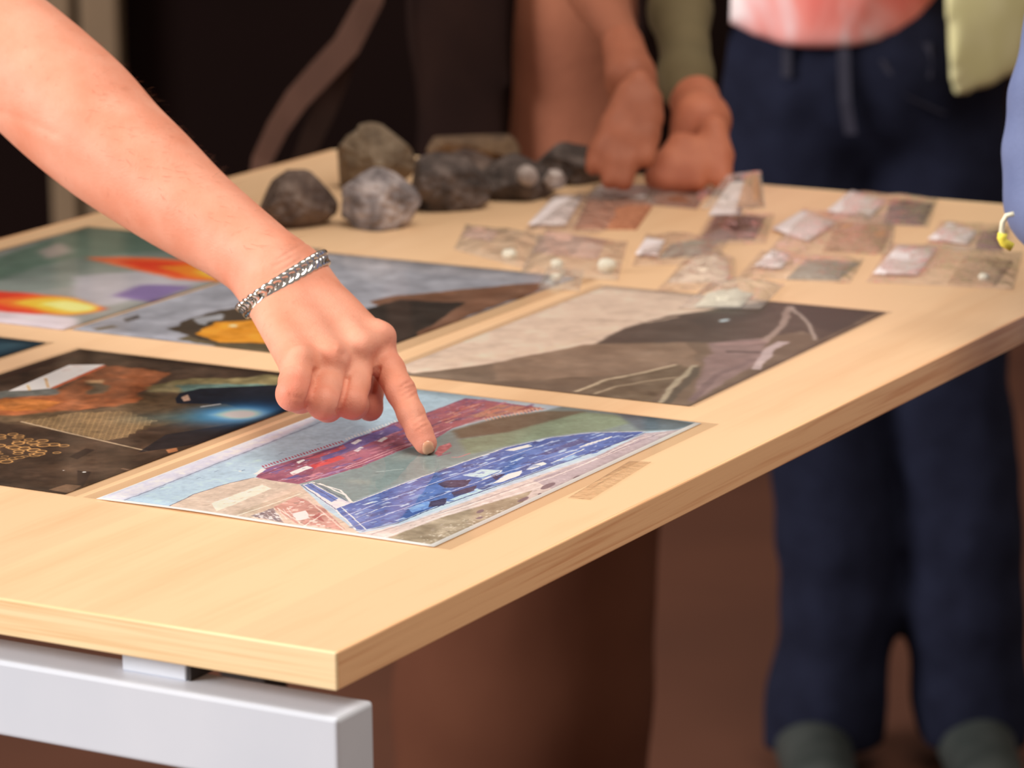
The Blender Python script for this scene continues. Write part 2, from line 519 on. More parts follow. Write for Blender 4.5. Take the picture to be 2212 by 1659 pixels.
    def mottle(self, amt, cells):                # multiplies, so that dark stays dark
        self.A *= 1 + (self.fbm(self.A.shape[:2], cells) * amt)[..., None]

    def mute(self, k):
        g = self.A.mean(-1, keepdims=True); self.A += (g - self.A) * k

    def image(self, name):
        im = bpy.data.images.new(name, self.w, self.h)
        px = np.ones((self.h, self.w, 4), np.float32); px[..., :3] = np.clip(self.A * 1.2, 0.005, 0.97)
        im.pixels.foreach_set(px.ravel()); im.update(); im.pack()
        return im


MAT_FILM = film_material('laminate_film', (0.975, 0.97, 0.96), 0.03, 0.66, ior=1.34)


MAT_FILM_MATT = film_material('laminate_film_matt', (0.975, 0.97, 0.96), 0.36, 0.6, ior=1.34)


def print_sheet(name, paint, label, zoff, margin, curl=0.0, rot=0.0, film=None):
    x0, y0 = paint.o; x1, y1 = x0 + paint.s[0], y0 + paint.s[1]
    cx, cy = (x0 + x1) / 2, (y0 + y1) / 2
    e = empty(name, (cx, cy, TZ), label, 'print', 'laminated prints on the table', rot)
    m, nt, b, N, Lk = new_mat(name + '_paper')
    tx = N.new('ShaderNodeTexImage'); tx.image = paint.image(name); tx.extension = 'EXTEND'
    Lk.new(tx.outputs[0], b.inputs['Base Color'])
    b.inputs['Roughness'].default_value = 0.6; b.inputs['Specular IOR Level'].default_value = 0.2
    b.inputs['Coat Weight'].default_value = 0.0
    nx, ny = 28, 20
    ht = lambda u, v: 0.0002 + zoff + curl * (math.exp(-(v / 0.05) ** 2) * math.exp(-((u - 0.28) / 0.22) ** 2) + 0.35 * math.exp(-((u - 0.8) / 0.2) ** 2 - (v / 0.1) ** 2))
    def sheet(nm, xa, ya, xb, yb, th, mat, up, par):
        vs, fs, uv = [], [], []                 # th = 0: a film thin enough to be one surface
        for k in ((0, 1) if th else (0,)):
            for j in range(ny + 1):
                for i in range(nx + 1):
                    u, v = i / nx, j / ny
                    vs.append((xa + (xb - xa) * u - cx, ya + (yb - ya) * v - cy, ht(u, v) + up + (th if k else 0))); uv.append((u, v))
        n = (nx + 1) * (ny + 1); g = lambda k, i, j: k * n + j * (nx + 1) + i
        for j in range(ny):
            for i in range(nx):
                if not th: fs.append((g(0, i, j), g(0, i + 1, j), g(0, i + 1, j + 1), g(0, i, j + 1))); continue
                fs.append((g(1, i, j), g(1, i + 1, j), g(1, i + 1, j + 1), g(1, i, j + 1)))
                fs.append((g(0, i, j), g(0, i, j + 1), g(0, i + 1, j + 1), g(0, i + 1, j)))
        for i in range(nx if th else 0):
            fs.append((g(0, i, 0), g(0, i + 1, 0), g(1, i + 1, 0), g(1, i, 0))); fs.append((g(0, i + 1, ny), g(0, i, ny), g(1, i, ny), g(1, i + 1, ny)))
        for j in range(ny if th else 0):
            fs.append((g(0, 0, j + 1), g(0, 0, j), g(1, 0, j), g(1, 0, j + 1))); fs.append((g(0, nx, j), g(0, nx, j + 1), g(1, nx, j + 1), g(1, nx, j)))
        me = mesh_from(vs, fs, True, nm)
        ul = me.uv_layers.new(name='UVMap')
        for lp in me.loops: ul.data[lp.index].uv = uv[lp.vertex_index]
        return link_mesh(nm, me, mat, e, world_verts=False)
    sheet('printed_paper', x0, y0, x1, y1, 0.00025, m, 0.00012, e)
    l, r, n_, f = margin
    sheet('laminate', x0 - l, y0 - n_, x1 + r, y1 + f, 0.0, film or MAT_FILM, 0.00012 + 0.00025 + 0.00012, e)
    return e


# --- aerial view of a harbour (the print being pointed at)
X0, Y0, X1, Y1 = -0.2615, 0.1745, -0.0520, 0.4745
p = Paint(X0, Y0, X1, Y1, 6.0, (165, 190, 212))
DA = math.radians(88)                          # quays run along the sheet
p.poly([(211, 1081), (826, 833), (1000, 850), (560, 1035), (420, 1070), (360, 1100)], (160, 188, 212), noise=0.012)
p.poly([(500, 1000), (826, 833), (1100, 870), (850, 918), (640, 1010)], (150, 180, 200), 0.75)
p.poly([(211, 1081), (826, 833), (838, 836), (575, 961), (266, 1086)], (192, 192, 214))
p.line([(266, 1085), (420, 1023), (575, 961), (700, 911), (838, 850)], 0.6, (96, 104, 135))
HARB = [(640, 1046), (706, 1033), (885, 968), (976, 930), (1075, 903), (1181, 888), (1235, 875), (1507, 917), (1463, 930), (1393, 934), (1275, 936), (1193, 946), (1095, 967), (943, 1022), (877, 1043), (761, 1088)]
p.poly(HARB, (112, 134, 136), noise=0.025)
p.poly([(976, 932), (1075, 905), (1181, 890), (1270, 890), (1200, 915), (1100, 935), (990, 950)], (98, 92, 76), noise=0.03)
p.poly([(990, 952), (1100, 935), (1260, 892), (1400, 905), (1300, 932), (1190, 945), (1095, 966), (1010, 985)], (116, 140, 116), noise=0.03)
p.poly([(1320, 888), (1507, 917), (1463, 930), (1380, 932)], (84, 104, 118), noise=0.02)
p.blur(9); p.line([(266, 1085), (420, 1023), (575, 961), (700, 911), (838, 850)], 0.6, (96, 104, 135))
p.oval((775, 1043), 9, 5, (138, 148, 142), 0.7, soft=True); p.oval((880, 985), 6, 14, (140, 150, 146), 0.5, soft=True)
p.line([(810, 1022), (872, 1015)], 0.5, (190, 205, 205))
SAND = [(364, 1099), (418, 1070), (494, 1046), (549, 1034), (640, 1043), (700, 1100), (790, 1165), (760, 1160), (560, 1132)]
p.poly(SAND, (198, 174, 156), noise=0.05)
p.line([(364, 1099), (418, 1070), (494, 1046), (549, 1034)], 0.7, (112, 104, 118))
p.poly([(456, 1090), (565, 1049), (587, 1057), (468, 1109)], (224, 208, 188), noise=0.02)
p.poly([(505, 1112), (640, 1062), (660, 1072), (540, 1122)], (176, 156, 134), 0.6, noise=0.06)
p.line([(512, 1118), (650, 1068)], 0.9, (228, 206, 188)); p.line([(540, 1124), (640, 1082)], 0.6, (232, 210, 196))
p.poly([(590, 1098), (640, 1074), (700, 1101), (748, 1150), (700, 1143), (640, 1134)], (188, 132, 122), noise=0.06)
p.specks([(590, 1098), (640, 1074), (700, 1101), (748, 1150), (640, 1134)], 160, 2.2, [(214, 180, 168), (170, 100, 96), (226, 206, 200), (150, 120, 110)], 0.8, 0.5)
p.poly([(541, 1118), (590, 1100), (612, 1133)], (126, 116, 122), noise=0.08)
p.specks([(541, 1118), (590, 1100), (612, 1133)], 60, 1.6, [(225, 220, 225), (84, 84, 100)], 0.9, 0.5)
p.poly([(632, 1112), (660, 1105), (668, 1122), (640, 1128)], (232, 224, 228)); p.poly([(672, 1120), (690, 1110), (700, 1130)], (170, 92, 90))
p.line([(598, 1099), (662, 1142)], 0.9, (222, 190, 176)); p.line([(660, 1078), (745, 1150)], 1.0, (214, 180, 168)); p.line([(655, 1140), (700, 1112)], 0.7, (232, 206, 196))
# red container quay
QUAY = [(552, 1033), (570, 1014), (656, 988), (744, 961), (852, 915), (938, 888), (1005, 862), (1060, 868), (1181, 885), (1075, 901), (1029, 909), (976, 928), (943, 948), (885, 967), (781, 1010), (706, 1032), (643, 1048), (585, 1040)]
p.poly(QUAY, (154, 84, 108), noise=0.05)
qa = p.m([(600, 1030), (880, 930)]); qang = math.atan2(qa[1, 1] - qa[0, 1], qa[1, 0] - qa[0, 0])
p.specks(QUAY, 260, 2.0, [(122, 84, 140), (178, 88, 110), (196, 120, 140), (96, 84, 150), (170, 66, 84)], 0.75, qang, 5)
p.poly([(690, 985), (760, 950), (852, 920), (868, 930), (760, 975), (700, 1000)], (92, 88, 158), 0.8, noise=0.04)
p.poly([(668, 1008), (732, 986), (745, 992), (680, 1014)], (206, 62, 66)); p.poly([(655, 996), (700, 980), (742, 963), (748, 970), (690, 990)], (190, 80, 92))
p.poly([(625, 1023), (663, 1008), (674, 1012), (633, 1029)], (236, 226, 224)); p.poly([(640, 1000), (656, 994), (660, 997), (644, 1004)], (232, 226, 232))
for q in ((769, 957), (826, 952), (774, 973)): p.poly([(q[0] - 12, q[1] + 3), (q[0] + 4, q[1] - 6), (q[0] + 12, q[1] - 4), (q[0] - 2, q[1] + 5)], (232, 232, 242))
p.poly([(880, 912), (1000, 866), (1181, 885), (1075, 901), (980, 926), (900, 950)], (176, 92, 96), 0.55, noise=0.05)
p.poly([(1000, 905), (1080, 876), (1181, 885), (1075, 901)], (186, 128, 100), 0.8)
p.specks([(900, 935), (1000, 875), (1181, 885), (1029, 908)], 130, 1.5, [(214, 160, 140), (150, 70, 80), (110, 74, 100), (206, 120, 100)], 0.8, qang, 7)
for i in range(16): p.line([(1045 + i * 8, 905 - i * 1.6), (1051 + i * 8, 911 - i * 1.5)], 0.8, (216, 160, 140))
for pts in ([(600, 1040), (706, 1027), (781, 1004), (885, 962), (976, 924)], [(660, 1041), (740, 1015), (840, 975), (930, 945)]): p.line(pts, 0.7, (224, 170, 176), 0.9)
p.line([(556, 1031), (650, 995), (744, 962), (852, 917), (938, 889)], 0.9, (110, 60, 92))
for i in range(28):
    t = i / 27; a = np.array([570, 1012]) * (1 - t) + np.array([740, 958]) * t
    p.line([(a[0], a[1]), (a[0] - 4, a[1] - 4)], 0.9, (176, 60, 84))
for i in range(24):
    t = i / 23; a = np.array([750, 953]) * (1 - t) + np.array([900, 897]) * t
    p.line([(a[0], a[1]), (a[0] - 4, a[1] - 4)], 0.8, (206, 212, 226))
p.poly([(548, 1026), (566, 1014), (576, 1015), (556, 1028)], (214, 226, 230))
# small basin and its mole
p.poly([(653, 1049), (671, 1044), (735, 1080), (760, 1088), (800, 1140), (784, 1149), (766, 1145), (722, 1104)], (206, 200, 214))
p.poly([(656, 1050), (671, 1046), (730, 1079), (716, 1087)], (84, 116, 188), noise=0.04)
for pts in ([(672, 1043), (735, 1061), (762, 1088)], [(690, 1046), (745, 1072), (760, 1089)]): p.line(pts, 1.1, (226, 210, 204))
for pts in ([(650, 1050), (722, 1100), (770, 1146)], [(664, 1046), (726, 1084)], [(680, 1045), (750, 1085)]): p.line(pts, 0.5, (70, 80, 120))
# blue container terminal
TERM = [(725, 1102), (761, 1088), (877, 1043), (943, 1022), (1095, 967), (1193, 946), (1275, 936), (1393, 934), (1350, 952), (1282, 982), (1260, 984), (1080, 1048), (928, 1101), (857, 1131), (784, 1149), (768, 1146)]
p.poly(TERM, (62, 98, 174), noise=0.07)
ta = p.m([(770, 1110), (1250, 955)]); tang = math.atan2(ta[1, 1] - ta[0, 1], ta[1, 0] - ta[0, 0])
p.specks(TERM, 420, 1.5, [(150, 180, 226), (86, 128, 200), (190, 210, 240), (48, 72, 134), (54, 78, 142)], 0.7, tang, 4)
for q, c in (([(1062, 1047), (1096, 1026), (1128, 1018), (1122, 1029), (1085, 1043)], (226, 226, 244)), ([(1136, 1017), (1150, 1006), (1172, 1000), (1180, 1004), (1150, 1016)], (206, 222, 244)),
             ([(1190, 1003), (1240, 984), (1256, 990), (1200, 1008)], (126, 168, 224)), ([(968, 1083), (1030, 1057), (1046, 1060), (985, 1082)], (156, 192, 238)), ([(1090, 975), (1140, 962), (1150, 966), (1110, 976)], (226, 232, 246)),
             ([(1160, 985), (1250, 950), (1270, 955), (1180, 985)], (70, 84, 144)), ([(880, 1100), (925, 1085), (935, 1096), (890, 1110)], (92, 140, 214)), ([(1000, 1030), (1040, 1016), (1085, 1018), (1040, 1034)], (170, 196, 232))): p.poly(q, c, noise=0.04)
for q in ([(945, 1047), (965, 1040), (1018, 1038), (1004, 1054), (960, 1056)], [(975, 1066), (1030, 1050), (1024, 1062), (980, 1076)], [(930, 1085), (965, 1078), (960, 1094), (925, 1098)], [(1060, 1028), (1092, 1026), (1070, 1040)]): p.poly(q, (62, 54, 84), 0.9, noise=0.05)
for i in range(6): p.line([(1252 + i * 10, 968 - i * 3), (1272 + i * 10, 960 - i * 3)], 1.4, (238, 242, 242))
for pts, c in (([(743, 1118), (860, 1073), (1000, 1023), (1195, 955)], (170, 178, 214)), ([(770, 1138), (900, 1090), (1080, 1026), (1290, 958)], (164, 172, 212)), ([(761, 1089), (877, 1044), (1095, 968), (1193, 947), (1275, 937), (1393, 934)], (214, 206, 200)),
               ([(768, 1148), (784, 1151), (857, 1133), (928, 1103), (1080, 1050), (1260, 986), (1393, 937)], (46, 58, 112)), ([(770, 1152), (860, 1138), (1080, 1056), (1282, 988)], (196, 190, 206)), ([(725, 1103), (768, 1147)], (220, 222, 232)), ([(738, 1098), (790, 1147)], (206, 210, 228))):
    p.line(pts, 0.8, c)
p.line([(770, 1120), (830, 1097), (880, 1092)], 0.6, (200, 210, 236)); p.line([(1040, 1040), (1080, 1022), (1085, 1018)], 0.8, (220, 230, 244)); p.line([(1190, 1003), (1262, 972)], 0.9, (214, 226, 244))
# shore road and dunes on the right margin
SHORE = [(770, 1156), (860, 1140), (1080, 1058), (1282, 990), (1393, 938), (1463, 931), (1507, 917), (949, 1183), (800, 1162)]
p.poly(SHORE, (194, 176, 172), noise=0.03)
p.poly([(1150, 1040), (1282, 990), (1393, 938), (1463, 931), (1507, 917), (1330, 1003), (1200, 1062)], (168, 152, 164), 0.8, noise=0.04)
p.poly([(830, 1168), (960, 1118), (1150, 1062), (1120, 1098), (1030, 1144), (949, 1183)], (154, 138, 112), 0.9, noise=0.09)
p.specks([(900, 1165), (1000, 1125), (1120, 1092), (1040, 1140), (949, 1180)], 260, 1.1, [(216, 206, 190), (190, 180, 160), (120, 106, 84)], 0.8)
for pts in ([(790, 1157), (1000, 1098), (1200, 1030), (1360, 965)], [(826, 1166), (960, 1115), (1180, 1050)], [(1250, 1010), (1380, 950), (1440, 938)]): p.line(pts, 0.9, (222, 200, 196))
p.line([(800, 1158), (1010, 1092), (1210, 1022)], 0.4, (120, 104, 118)); p.line([(1290, 992), (1420, 940)], 0.6, (120, 104, 126))
for q, a, b in (((1037, 1107), 1.6, 4), ((1035, 1121), 1.4, 3), ((1130, 1081), 1.8, 6), ((1183, 1052), 2.4, 8), ((1212, 1054), 2.2, 4), ((1165, 1069), 0.8, 2), ((1245, 1033), 1.2, 4)): p.oval(q, a, b, (112, 92, 104), 0.9, 0.1)
p.poly([(1350, 986), (1372, 977), (1378, 981), (1358, 990)], (90, 74, 98)); p.poly([(1372, 976), (1408, 958), (1412, 962), (1384, 980)], (100, 84, 104))
# ferry at the fingertip
p.poly([(938, 982), (948, 966), (972, 958), (976, 966), (950, 988)], (176, 92, 104), noise=0.08); p.line([(942, 989), (974, 980)], 1.0, (130, 78, 120)); p.line([(975, 990), (990, 990), (1016, 981)], 1.0, (196, 110, 116))
for q in ((344, 1057), (424, 1036), (462, 1022), (520, 1020), (600, 983), (683, 963)): p.line([q, (q[0] + 9, q[1] - 3)], 0.7, (104, 120, 150))
p.oval((518, 1020), 0.9, 0.9, (250, 250, 250))
for A_, cols in ((TERM, [(46, 70, 128), (100, 144, 206), (70, 104, 172), (146, 184, 228), (54, 80, 144), (52, 54, 92)]), (QUAY, [(110, 76, 140), (176, 92, 112), (128, 88, 150), (190, 110, 120), (100, 72, 128)])):
    p.specks(A_, 70, 3.4, cols, 0.42, tang, 3.2); p.specks(A_, 500, 0.7, [(212, 214, 234), (46, 48, 92), (170, 180, 214)], 0.5, tang, 3)
p.specks(SAND, 260, 0.8, [(226, 210, 196), (150, 128, 112), (170, 148, 132)], 0.5, tang, 3); p.specks(SHORE, 400, 0.7, [(224, 210, 206), (140, 122, 116), (176, 160, 156)], 0.5, tang, 3)
for i in range(9):
    a = p.m([(560 + i * 10, 1120 - i * 2)])[0]; p.line([(548 + i * 9, 1122 - i * 3), (566 + i * 9, 1131 - i)], 0.4, (214, 206, 206), 0.8)
p.warp(0.35, 60); p.mute(0.24); p.mottle(0.035, 30); p.mottle(0.05, 140)
p.blur(1)
# white paper margin
mm = int(3.2 * p.res); p.A[:mm] = (0.93, 0.92, 0.95); mr = int(3.8 * p.res); p.A[:, -mr:] = (0.94, 0.93, 0.95)
p.A[mm:, :int(1.0 * p.res)] = (0.86, 0.86, 0.93)
p.grain(0.008, 60)
harbour = print_sheet('aerial_print', p, 'laminated aerial print of a harbour with red and blue quays, under the pointing finger', 0.0, (0.008, 0.0105, 0.0016, 0.002), curl=0.0009)

# --- workshop photograph with a blue flash
p = Paint(-0.4945, 0.1755, -0.2830, 0.4760, 4.0, (64, 50, 40))
S4 = lambda *q: [(x * 0.2984, 720 + y * 0.2984) for x, y in q]
p.grain(0.03, 14)
p.poly(S4((-200, 620), (80, 600), (700, 560), (1100, 430), (2000, 300), (2100, 420), (1700, 560), (900, 720), (-100, 640)), (86, 70, 52), noise=0.05)
p.poly(S4((-200, 470), (400, 420), (780, 240), (1250, 290), (1050, 400), (980, 500), (600, 560), (100, 610), (-200, 600)), (134, 80, 50), noise=0.06)
p.poly(S4((-200, 500), (200, 480), (420, 500), (300, 570), (-200, 570)), (164, 104, 52), 0.8, noise=0.05)
p.poly(S4((1000, 400), (1400, 330), (2100, 290), (2080, 390), (1350, 430), (1100, 440)), (122, 112, 80), noise=0.05)
p.poly(S4((1280, 430), (1330, 380), (1700, 370), (2050, 370), (1500, 420)), (84, 118, 118), 0.8, noise=0.05)
p.poly(S4((-100, 440), (380, 405), (410, 450), (-100, 490)), (96, 98, 94)); p.poly(S4((620, 390), (640, 350), (760, 345), (760, 440), (630, 450)), (92, 80, 64)); p.poly(S4((640, 350), (770, 345), (765, 372), (650, 376)), (196, 158, 116))
p.blur(5); p.warp(5.0, 12); p.warp(1.6, 40); p.mottle(0.2, 16); p.blur(2)
p.poly(S4((60, 425), (500, 235), (760, 232), (380, 405), (200, 420)), (236, 228, 226))
for a, b in (((330, 330), (350, 400)), ((200, 380), (215, 420))): p.line(S4(a, b), 2.0, (206, 176, 140))
p.line(S4((380, 405), (760, 240)), 3.5, (176, 90, 60))
p.poly(S4((1270, 480), (1300, 440), (1450, 405), (2010, 380), (2150, 560), (1900, 600), (1640, 520), (1280, 515)), (26, 30, 40), noise=0.02)
p.poly(S4((1310, 470), (1360, 450), (1380, 490), (1330, 500)), (180, 150, 130))
MESH = S4((150, 645), (560, 580), (900, 570), (1120, 640), (900, 760), (760, 785))
p.poly(MESH, (92, 76, 56), noise=0.03)
P = p.m(MESH); a, b = P.min(0), P.max(0); st = 4.6 * p.res / 1.2
for j in range(int((b[1] - a[1]) / (st * 0.86)) + 1):
    for i in range(int((b[0] - a[0]) / st) + 1):
        c = np.array([a[0] + (i + 0.5 * (j % 2)) * st, a[1] + j * st * 0.86])
        if p.inside(P, c):
            for s, colr in ((1.0, (190, 158, 112)), (0.72, (74, 60, 46))):
                p.poly([c + st * 0.5 * s * np.array([math.cos(t * 1.047), math.sin(t * 1.047)]) for t in range(6)], colr, 0.8, raw=True)
p.line(S4((150, 645), (480, 725), (1070, 860)), 1.5, (176, 156, 130))
RING = S4((-300, 760), (100, 735), (520, 830), (400, 890), (-100, 960), (-400, 940))
P = p.m(RING); a, b = P.min(0), P.max(0)
for k in range(130):
    c = a + rng.random(2) * (b - a)
    if p.inside(P, c):
        r = (2.2 + 2.0 * rng.random()) * p.res; 
        for s, colr in ((1.0, (206, 156, 96)), (0.74, (66, 50, 38))): p.poly([c + r * s * np.array([math.cos(t * 0.524), math.sin(t * 0.524)]) for t in range(12)], colr, 0.85, raw=True)
for q in (S4((500, 900), (620, 840), (690, 850), (560, 920)), S4((560, 1000), (660, 1010), (600, 1120), (560, 1110))): p.poly(q, (44, 34, 30))
p.poly(S4((350, 1140), (480, 1100), (590, 1110), (500, 1165)), (108, 84, 66)); p.poly(S4((1200, 850), (1280, 835), (1290, 860), (1220, 875)), (170, 116, 80))
p.line(S4((880, 985), (930, 995)), 2, (120, 96, 80)); p.oval(S4((610, 1012))[0], 1.1, 1.1, (240, 240, 240)); p.oval(S4((460, 1000))[0], 0.6, 0.6, (220, 220, 220))
p.poly(S4((1200, 740), (1700, 660), (1900, 660), (1500, 800), (1000, 870)), (30, 28, 32), 0.8)
def streak(q0, q1, mm, col, al):
    a, b = p.m(S4(q0, q1)); d = b - a; n = np.linalg.norm(d); d /= n
    X = p.gx - a[0]; Y = p.gy - a[1]; s = X * d[0] + Y * d[1]; t = -X * d[1] + Y * d[0]
    w = np.exp(-(t / (mm * p.res)) ** 2) * np.clip(1 - np.clip(s / n, 0, 1), 0, 1) ** 1.3 * np.exp(-(np.minimum(s, 0) / (6 * p.res)) ** 2) * al
    p.A += (np.array(col, np.float32) / 255 - p.A) * w[..., None].astype(np.float32)
p.mottle(0.12, 20); p.mottle(0.10, 70)
streak((1740, 590), (700, 640), 13, (60, 120, 140), 0.8); streak((1740, 590), (1150, 680), 9, (110, 170, 180), 0.6)
streak((1740, 590), (1250, 540), 8, (50, 120, 180), 0.8); streak((1740, 590), (2100, 600), 12, (36, 96, 160), 0.9)
p.oval(S4((1740, 590))[0], 22, 28, (40, 120, 196), 0.85, soft=True); p.oval(S4((1740, 590))[0], 18, 17, (90, 180, 232), 0.8, soft=True); p.oval(S4((1740, 590))[0], 12, 12, (196, 226, 246), 1.0, soft=True); p.oval(S4((1740, 595))[0], 9, 9, (255, 240, 238), 1.0, soft=True)
streak((1740, 590), (1450, 600), 4, (220, 240, 246), 0.9); p.line(S4((1450, 540), (1600, 518)), 1.6, (206, 216, 220))
p.blur(1)
k = int(8 * p.res); p.A[-k:] = p.A[-k:] * 0.15 + np.array((60, 46, 38)) / 255 * 0.85; k = int(10 * p.res); p.A[:, :k] = np.array((56, 40, 32)) / 255
spark = print_sheet('workshop_print', p, 'dark laminated print showing a blue spark flash and mesh, beside the aerial print', 0.0, (0.004, 0.009, 0.003, 0.003), curl=0.0002)

# --- quarry photograph
p = Paint(-0.2880, 0.5080, -0.0810, 0.8060, 3.0, (104, 88, 74))
S5 = lambda *q: [(800 + x * 0.5244, 560 + y * 0.5244) for x, y in q]
p.grain(0.05, 12)
p.poly(S5((100, 440), (880, 80), (1700, 160), (1640, 185), (1250, 240), (1050, 285), (930, 350), (700, 410), (500, 432), (150, 470)), (203, 182, 166), noise=0.012)
p.poly(S5((500, 430), (880, 355), (1300, 345), (1350, 440), (1000, 480), (640, 500), (500, 505)), (124, 104, 88), noise=0.04)
p.poly(S5((930, 350), (1050, 285), (1250, 235), (1640, 180), (2100, 220), (1850, 340), (1780, 300), (1500, 350), (1300, 345)), (70, 60, 54), noise=0.04)
p.poly(S5((1700, 180), (2110, 215), (1920, 310), (1840, 290)), (50, 44, 42)); p.poly(S5((1300, 250), (1640, 185), (1700, 215), (1400, 300)), (58, 50, 46), 0.8)
p.poly(S5((1400, 350), (1640, 330), (1600, 420), (1400, 540), (1290, 600)), (126, 106, 104), noise=0.05)
p.poly(S5((830, 545), (960, 490), (1260, 440), (1320, 460), (1100, 600), (900, 570)), (96, 82, 66), noise=0.06)
p.blur(3)
for pts, w, c in (([(830, 550), (950, 500), (1250, 440)], 3, (190, 174, 150)), ([(900, 560), (1000, 525), (1250, 490)], 2.5, (164, 148, 126)), ([(1150, 600), (1240, 520), (1320, 440)], 4, (160, 150, 130)), ([(1180, 600), (1290, 510), (1330, 450)], 5, (76, 70, 60)),
                 ([(1290, 590), (1420, 480), (1560, 420)], 5, (110, 92, 92)), ([(1620, 350), (1700, 280), (1740, 200)], 5, (150, 132, 124)), ([(1740, 200), (1810, 270), (1825, 340)], 3, (160, 146, 138)), ([(1430, 360), (1640, 345)], 5, (150, 124, 122)), ([(1450, 385), (1660, 390)], 4, (58, 48, 48)),
                 ([(1570, 460), (1640, 380), (1700, 345)], 7, (180, 164, 166)), ([(300, 420), (700, 380), (1000, 290)], 2, (206, 184, 162)), ([(880, 250), (1150, 265), (1280, 240)], 3, (176, 156, 140))): p.line(S5(*pts), w, c, 0.9)
p.oval(S5((1465, 255))[0], 3, 5, (170, 190, 200)); p.warp(2, 12); p.mottle(0.05, 16); p.mottle(0.05, 50); p.blur(2)
quarry = print_sheet('quarry_print', p, 'laminated print of a dark quarry slope under pale sky, nearest the right table edge', 0.0, (0.006, 0.004, 0.002, 0.003), rot=math.radians(1.2), film=MAT_FILM_MATT)

# --- machine on a dark heap
p = Paint(-0.5350, 0.5225, -0.3230, 0.8215, 3.0, (140, 142, 152))
p.grain(0.02, 8)
p.poly([(690, 545), (1250, 603), (1170, 615), (900, 590), (700, 570)], (150, 150, 158), 0.8)
p.poly([(1000, 655), (900, 670), (860, 700), (800, 655), (860, 640), (1120, 615), (1210, 612), (1000, 690), (870, 765), (700, 775), (600, 765), (380, 735), (560, 700)], (112, 82, 66), noise=0.05)
p.poly([(780, 670), (870, 650), (1010, 655), (900, 720), (870, 765), (760, 765)], (48, 42, 38), noise=0.03)
p.poly([(380, 735), (430, 720), (600, 745), (760, 770), (600, 770)], (84, 74, 56), noise=0.04)
p.poly([(365, 712), (440, 678), (520, 664), (620, 655), (640, 700), (600, 745), (470, 745)], (66, 56, 46))
p.poly([(420, 722), (470, 698), (560, 692), (620, 690), (600, 745), (480, 742)], (198, 134, 44), noise=0.05)
p.poly([(420, 690), (470, 678), (480, 692), (440, 704)], (140, 142, 148)); p.oval((505, 706), 4, 3, (214, 190, 150)); p.poly([(270, 690), (292, 682), (298, 690), (276, 698)], (84, 80, 80)); p.warp(3, 14); p.mottle(0.12, 20); p.line([(205, 714), (250, 706)], 8, (96, 88, 78))
p.oval((1190, 612), 4, 6, (196, 204, 226)); p.blur(2)
digger = print_sheet('digger_print', p, 'laminated print of an orange machine on a grey sky, behind the pointing wrist', 0.0, (0.002, 0.016, 0.002, 0.003))

# --- thermal pictures
p = Paint(-0.7480, 0.5190, -0.5395, 0.8310, 3.0, (140, 142, 140))
p.poly([(0, 554), (230, 480), (600, 520), (400, 560), (150, 590), (-250, 640)], (92, 112, 102), noise=0.03)
p.poly([(-200, 660), (150, 560), (420, 540), (300, 600), (0, 640)], (116, 126, 122), 0.8)
p.poly([(80, 545), (130, 525), (160, 545), (100, 562)], (150, 142, 138)); p.poly([(-250, 720), (0, 668), (165, 690), (170, 718), (-100, 740)], (200, 190, 198)); p.poly([(150, 600), (330, 585), (440, 610), (250, 660), (170, 660)], (168, 164, 174), 0.8)
p.poly([(245, 640), (305, 615), (410, 620), (330, 655)], (116, 100, 142))
p.blur(5)
def flame(p0, p1, h, cols, lean=0.62):           # a tapered tongue, nested from red to pale yellow
    p0 = np.array(p0, float); p1 = np.array(p1, float)
    for i, (c, t0, w) in enumerate(cols):
        a = p0 + (p1 - p0) * t0; b = p0 + (p1 - p0) * (1 - 0.02 * i); n = 26; up = []; dn = []
        for k in range(n + 1):
            t = k / n; q = a + (b - a) * t; e = h * w * (math.sin(math.pi * t ** (1 / (2 * (1 - lean)))) ** 0.75 if 0 < t < 1 else 0)
            up.append((q[0], q[1] - e)); dn.append((q[0], q[1] + e))
        p.poly(up + dn[::-1], c, 0.92, noise=0.03)
flame((186, 558), (560, 606), 21, [((216, 92, 44), 0, 1), ((196, 58, 34), 0.14, 0.72), ((214, 130, 44), 0.42, 0.8), ((222, 168, 62), 0.62, 0.6)])
flame((-260, 634), (232, 669), 22, [((206, 58, 36), 0, 1), ((214, 110, 44), 0.48, 0.95), ((232, 180, 64), 0.58, 0.82), ((242, 214, 136), 0.70, 0.5)])
p.warp(3, 10); p.mottle(0.08, 14); p.blur(7)
thermal = print_sheet('thermal_print', p, 'laminated print with two orange flame shapes and a purple square, at the left table edge', 0.0, (0.003, 0.0025, 0.002, 0.003))

# --- teal print cut by the frame on the left
p = Paint(-0.7375, 0.1845, -0.5255, 0.4815, 1.5, (44, 68, 82)); p.grain(0.04, 6)
p.poly([(-400, 830), (0, 745), (60, 742), (0, 760)], (60, 88, 100), 0.7); p.blur(3)
teal = print_sheet('teal_print', p, 'dark teal laminated print, only its corner in view at the left', 0.0, (0.003, 0.006, 0.003, 0.003))
